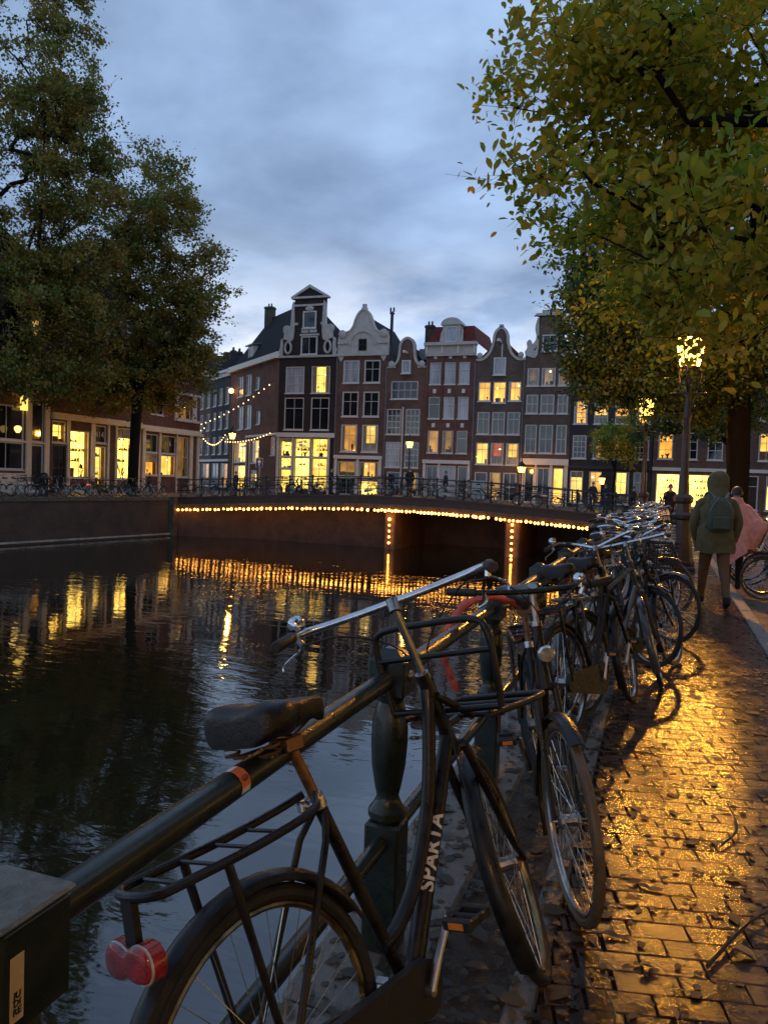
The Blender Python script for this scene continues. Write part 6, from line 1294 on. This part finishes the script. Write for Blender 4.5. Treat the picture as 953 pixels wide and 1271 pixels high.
# backpack
bp=empty('backpack',wk.location+Vector((0,0,0)),wk.rotation_euler); tag(bp,'dark green backpack on the hooded walker','backpack')
b=MB(); rings=[]
for (z,rx,ry) in ((1.02,.10,.05),(1.03,.125,.075),(1.08,.145,.09),(1.2,.15,.095),(1.32,.145,.085),(1.40,.125,.07),(1.45,.09,.05),(1.465,.03,.02)):
    rings.append([(rx*k*(abs(math.cos(a))**.6*(1 if math.cos(a)>0 else -1)),(-.215+ry*(abs(math.sin(a))**.6*(1 if math.sin(a)>0 else -1)))*k,z*k) for a in [2*PI*q/20 for q in range(20)]])
loft(b,rings).build('bag',C_pack,bp,True,60)
b=MB(); b.bbox(-.10*k,-.345*k,1.05*k,.10*k,-.30*k,1.22*k,.015); b.build('pocket',C_pack,bp)
b=MB()
for s in (-1,1): b.tube(cr([(s*.06*k,-.20*k,1.45*k),(s*.11*k,-.10*k,1.52*k),(s*.13*k,.05*k,1.49*k),(s*.14*k,.16*k,1.36*k),(s*.17*k,.10*k,1.18*k),(s*.15*k,-.14*k,1.08*k)],4),.022*k,6,flat=.4); b.tube(cr([(s*.03*k,-.25*k,1.46*k),(s*.09*k,-.29*k,1.38*k),(s*.135*k,-.27*k,1.28*k)],3),.009*k,5)
b.build('strap',mat('strap_grey',(.16,.17,.15),.7),bp)
# companion in the pink poncho
pk=person('person in a pink poncho walking beside the hooded walker',(1.08,13.2,0),rad(2),1.66,C_pink,C_black,C_black,H_dark,stride=-.16,arms=(.25,.1),bend=(.7,.6),spread=(.02,.16),coat=None,hood=False,lod=1)
b=MB(); rings=[]; k2=1.64/1.75; rq=random.Random(2)
for i in range(11):
    t_=i/10; ring=[]
    for q in range(28):
        a=2*PI*q/28; base=.085+.15*t_**.5+.02*t_; fold=1+.13*t_*math.sin(6*a+1.5)+.08*t_*math.sin(11*a)
        side=max(0,math.cos(a)); x=base*math.cos(a)*1.08*fold+.27*max(0,1-abs(t_-.55)/.45)*side**7; y=base*.85*math.sin(a)*fold
        hem=.62-.08*math.sin(a*2+.4)+.10*side**4-.16*max(0,math.cos(a+PI*.62))**2
        z=1.52-(1.52-hem)*t_**1.15; ring.append((x*k2,y*k2,z*k2))
    rings.append(ring)
loft(b,rings[::-1]).build('poncho',C_pink,pk,True,180)
b=MB(); rings=[[(r_*k2*math.cos(a),(cy+r_*1.05*math.sin(a))*k2,z*k2) for a in [2*PI*q/14 for q in range(14)]] for (z,r_,cy) in ((1.46,.11,-.01),(1.52,.10,-.02),(1.57,.085,-.05),(1.55,.06,-.06))]
loft(b,rings).build('hood',C_pink,pk,True,180)
# people further along the path and across the water
PG='people in the distance'
person('person in black standing on the path facing the camera, hands raised to the chest',(.25,33.0,0),rad(178),1.84,C_black,C_black,C_black,H_dark,arms=(.45,.5),bend=(1.7,1.6),spread=(.02,.02),group=PG,coat=(.72,1.44))
person('person in dark coat with grey hair standing at the right end of the bridge railing',(-3.9,46.6,deck(-3.9)),rad(150),1.78,C_dark,C_dark,hair=H_grey,bend=(.9,.9),group=PG)
person('person in a navy jacket beside the grey-haired person on the bridge',(-3.2,46.9,deck(-3.2)),rad(210),1.74,C_navy,C_denim,group=PG,bend=(.8,.5))
person('person in black walking off the bridge toward the path',(-1.6,46.2,.05),rad(110),1.72,C_black,C_dark,stride=.2,group=PG)
person('person in dark jacket leaning over the parked bicycles beyond the lamp',(-.9,38.0,0),rad(190),1.78,C_dark,C_denim,group=PG,arms=(.5,.4),bend=(.6,.6))
person('person in pale headscarf standing behind the lamp post',(2.1,40.0,0),rad(185),1.68,C_pale,C_dark,hair=H_fair,hairlen=.12,group=PG,bend=(1.2,1.2))
person('fair-haired person in brown coat near the kerb bicycles',(4.5,31.0,-.09),rad(230),1.74,C_brown,C_dark,hair=H_fair,hairlen=.08,group=PG,coat=(.7,1.44))
person('person in tan jacket with a raised arm beside the brown coat',(4.05,32.0,-.09),rad(160),1.76,C_tan,C_black,hair=H_fair,group=PG,arms=(1.9,.1),bend=(.9,.3))
person('person in black crossing the street far right of the trunk',(5.9,34.5,-.09),rad(90),1.75,C_black,C_black,stride=.22,group=PG)
person('person in long dark coat standing in the middle of the bridge',(-15.2,46.6,deck(-15)),rad(170),1.85,C_black,C_black,group=PG,coat=(.6,1.44))
person('person in black at the bridge railing left of the long dark coat',(-16.4,46.4,deck(-16)),rad(120),1.66,C_black,C_dark,group=PG)
person('person in dark hood near the grey cabinet on the bridge',(-12.9,46.8,deck(-12.9)),rad(230),1.72,C_dark,C_dark,group=PG)
person('person in black jacket at the bridge bicycles before the plum house',(-20.6,46.5,deck(-20.6)),rad(90),1.76,C_black,C_black,group=PG,bend=(1.0,.9))
person('person by the one-way sign at the bridge left end',(-28.2,47.2,deck(-28)),rad(200),1.74,C_dark,C_denim,group=PG)
person('person in brown coat with long hair walking on the left quay',(-34.6,43.9,0),rad(80),1.72,C_brown,C_dark,H_dark,stride=.2,hairlen=.16,group=PG,coat=(.66,1.44))
person('person sitting-height figure in black beside a cargo bicycle on the left quay'.replace('sitting-height figure','bending'),(-35.0,46.6,0),rad(60),1.62,C_black,C_black,H_dark,group=PG,bend=(.9,.9))
# red parked scooter glow on the left quay: a red rear lamp on a parked moped
r=empty('moped',(-35.9,42.0,0),(0,0,rad(100))); tag(r,'dark parked moped with glowing red rear lamp on the left quay','moped')
b=MB(); torus(b,.20,.05,18,6,0,(-.55,.25)); torus(b,.20,.05,18,6,0,(.6,.25)); b.build('wheel',M_tyre,r)
b=MB(); b.tube(cr([(-.75,0,.62),(-.5,0,.72),(-.1,0,.66),(.1,0,.38),(.4,0,.36),(.55,0,.7),(.48,0,1.0)],4),[.10]*6+[.13]*6+[.1]*7+[.08]*6,8); b.build('body',M_frame5,r); b=MB(); b.bbox(-.7,-.14,.74,-.05,.14,.84,.03); b.build('seat',M_sad,r); MB().tube([(.46,-.32,1.02),(.48,0,1.04),(.46,.32,1.02)],.018,6).build('handlebar',M_chrome,r); MB().bbox(-.86,-.12,.58,-.78,.12,.68,.015).build('tail_lamp',emis('red_lamp',(1,.05,.02),2.5),r)
# ================================================================ fallen leaves, twigs, small things
rgn=np.random.default_rng(77)
M_fall=leaf_mat('fallen_leaves',[(.030,.018,.009),(.05,.027,.010),(.024,.015,.008),(.085,.046,.013),(.018,.012,.007),(.04,.024,.010)],.0,.55)
def litter(name,label,n,x0,x1,y0,y1,size,pw=1.0,z=.004):
    y=y0+(y1-y0)*rgn.random(n)**pw; x=x0+(x1-x0)*rgn.random(n); v,f=leaf_shapes('near')
    a=rgn.uniform(0,6.28,n); s=size*rgn.lognormal(-.15,.45,n); tx=rgn.normal(0,.06,n); ty=rgn.normal(0,.06,n)
    ca_,sa_=np.cos(a),np.sin(a); X_=v[None,:,0]*s[:,None]; Y_=v[None,:,1]*s[:,None]; Zl=v[None,:,2]*s[:,None]*rgn.uniform(.1,1.0,n)[:,None]
    px=x[:,None]+X_*ca_[:,None]-Y_*sa_[:,None]; py=y[:,None]+X_*sa_[:,None]+Y_*ca_[:,None]; pz=X_*tx[:,None]+Y_*ty[:,None]+Zl; pz=pz-pz.min(1,keepdims=True)+z
    V=np.stack([px,py,pz],2).reshape(-1,3); F=(f[None]+(np.arange(n)*len(v))[:,None,None]).reshape(-1,4)
    o=link(name,mesh_np(name,V,F,M_fall)); tag(o,label,'leaves',kind='stuff'); return o
litter('fallen_leaves','wet fallen leaves strewn over the brick footpath',4200,-.28,1.0,1.1,18,.030,1.3)
litter('leaf_litter','dense brown leaf litter along the canal edge under the bicycles',4200,-.98,-.18,.6,16,.042,1.2,.006)
litter('gutter_leaves','fallen leaves on the road beyond the kerb stones',1200,1.1,3.6,7,24,.06,1.2,-.084)
for k,(x,y,s,c) in enumerate(((.32,2.75,.085,(.42,.20,.03)),(.02,2.55,.05,(.40,.22,.04)),(-.04,2.95,.06,(.45,.18,.02)),(.1,2.35,.055,(.35,.16,.04)),(-.12,1.95,.085,(.30,.15,.06)),(-.16,3.4,.07,(.45,.20,.03)),(-.02,2.18,.05,(.45,.30,.10)))):
    lv,lf=leaf_shapes('near'); o=link('fallen_leaf',mesh_np('fallen_leaf',lv*s*np.array([1,1,2.2]),lf,mat('single_leaf_%d'%k,c,.35,var=.3,scale=40)))
    o.location=(x,y,.012); o.rotation_euler=(random.gauss(0,.15),random.gauss(0,.15),random.uniform(0,6.28)); tag(o,'bright yellow-brown fallen leaf, '+('largest, in the middle of the path','small, right of the facing wheel','beside the facing front wheel tyre','below the facing front wheel','curled, at the bottom edge near the front wheel','seen through the facing front wheel','pale, at the bottom by the twigs')[k],'leaf','bright single leaves')
M_twig=mat('wet_twig',(.035,.022,.014),.35,var=.4,scale=30)
def twig(label,pts,r,forks=()):
    o0=Vector(pts[0]); b=MB(); P=cr([Vector(p)-o0 for p in pts],4); b.tube(P,[r*(1-.6*i/len(P)) for i in range(len(P))],5)
    for f in forks: b.tube(cr([Vector(p)-o0 for p in f],3),r*.5,4)
    o=b.build('twig',M_twig); o.location=o0; tag(o,label,'twig','twigs on the path')
twig('long forked twig at the right edge of the path',[(.86,2.15,.015),(.80,2.42,.02),(.74,2.72,.012),(.73,2.95,.03)],.009,[[(.75,2.7,.015),(.62,2.9,.02)],[(.8,2.42,.02),(.9,2.5,.02)]])
twig('thin curved twig in the lamp glow',[(.30,3.55,.012),(.38,3.75,.02),(.36,4.05,.015)],.006)
twig('dark forked twig below the lamp glow',[(.20,2.62,.012),(.36,2.95,.02),(.50,3.15,.012)],.007,[[(.34,2.9,.015),(.52,2.82,.012)]])
twig('pale twig tangle by the front tyre',[(-.14,2.02,.012),(-.06,2.2,.03),(-.10,2.38,.012)],.005,[[(-.08,2.15,.02),(.02,2.12,.015)],[(-.1,2.3,.015),(-.18,2.45,.03)]])
twig('twig lying across the dense litter',[(.05,2.1,.012),(.14,2.28,.015),(.2,2.34,.02)],.004,[[(.13,2.26,.015),(.10,2.42,.02)]])
twig('small twig beside the white mudguard bicycle',[(-.25,4.55,.012),(-.05,4.62,.02),(.06,4.58,.012)],.007)
# coral cloth strap hung on the saddle of the third bicycle
M_strap=mat('coral_cloth',(.55,.085,.05),.6,var=.35,scale=30,bump=.4,bscale=60)
b=MB(); pts=cr([(-0.86,3.30,.90),(-0.81,3.36,.985),(-0.73,3.45,1.01),(-0.65,3.55,.985),(-0.59,3.62,.95),(-0.55,3.68,.94)],6); b.tube(pts,[.026+.005*math.sin(i*1.3) for i in range(len(pts))],8,flat=.6); pts=cr([(-0.86,3.30,.90),(-0.89,3.27,.80),(-0.86,3.30,.68),(-0.83,3.32,.60)],6); b.tube(pts,[.024+.005*math.sin(i*1.7) for i in range(len(pts))],8,flat=.55)
o=b.build('cloth_strap',M_strap); tag(o,'coral cloth strap twisted over the railing by the second bicycle','strap')
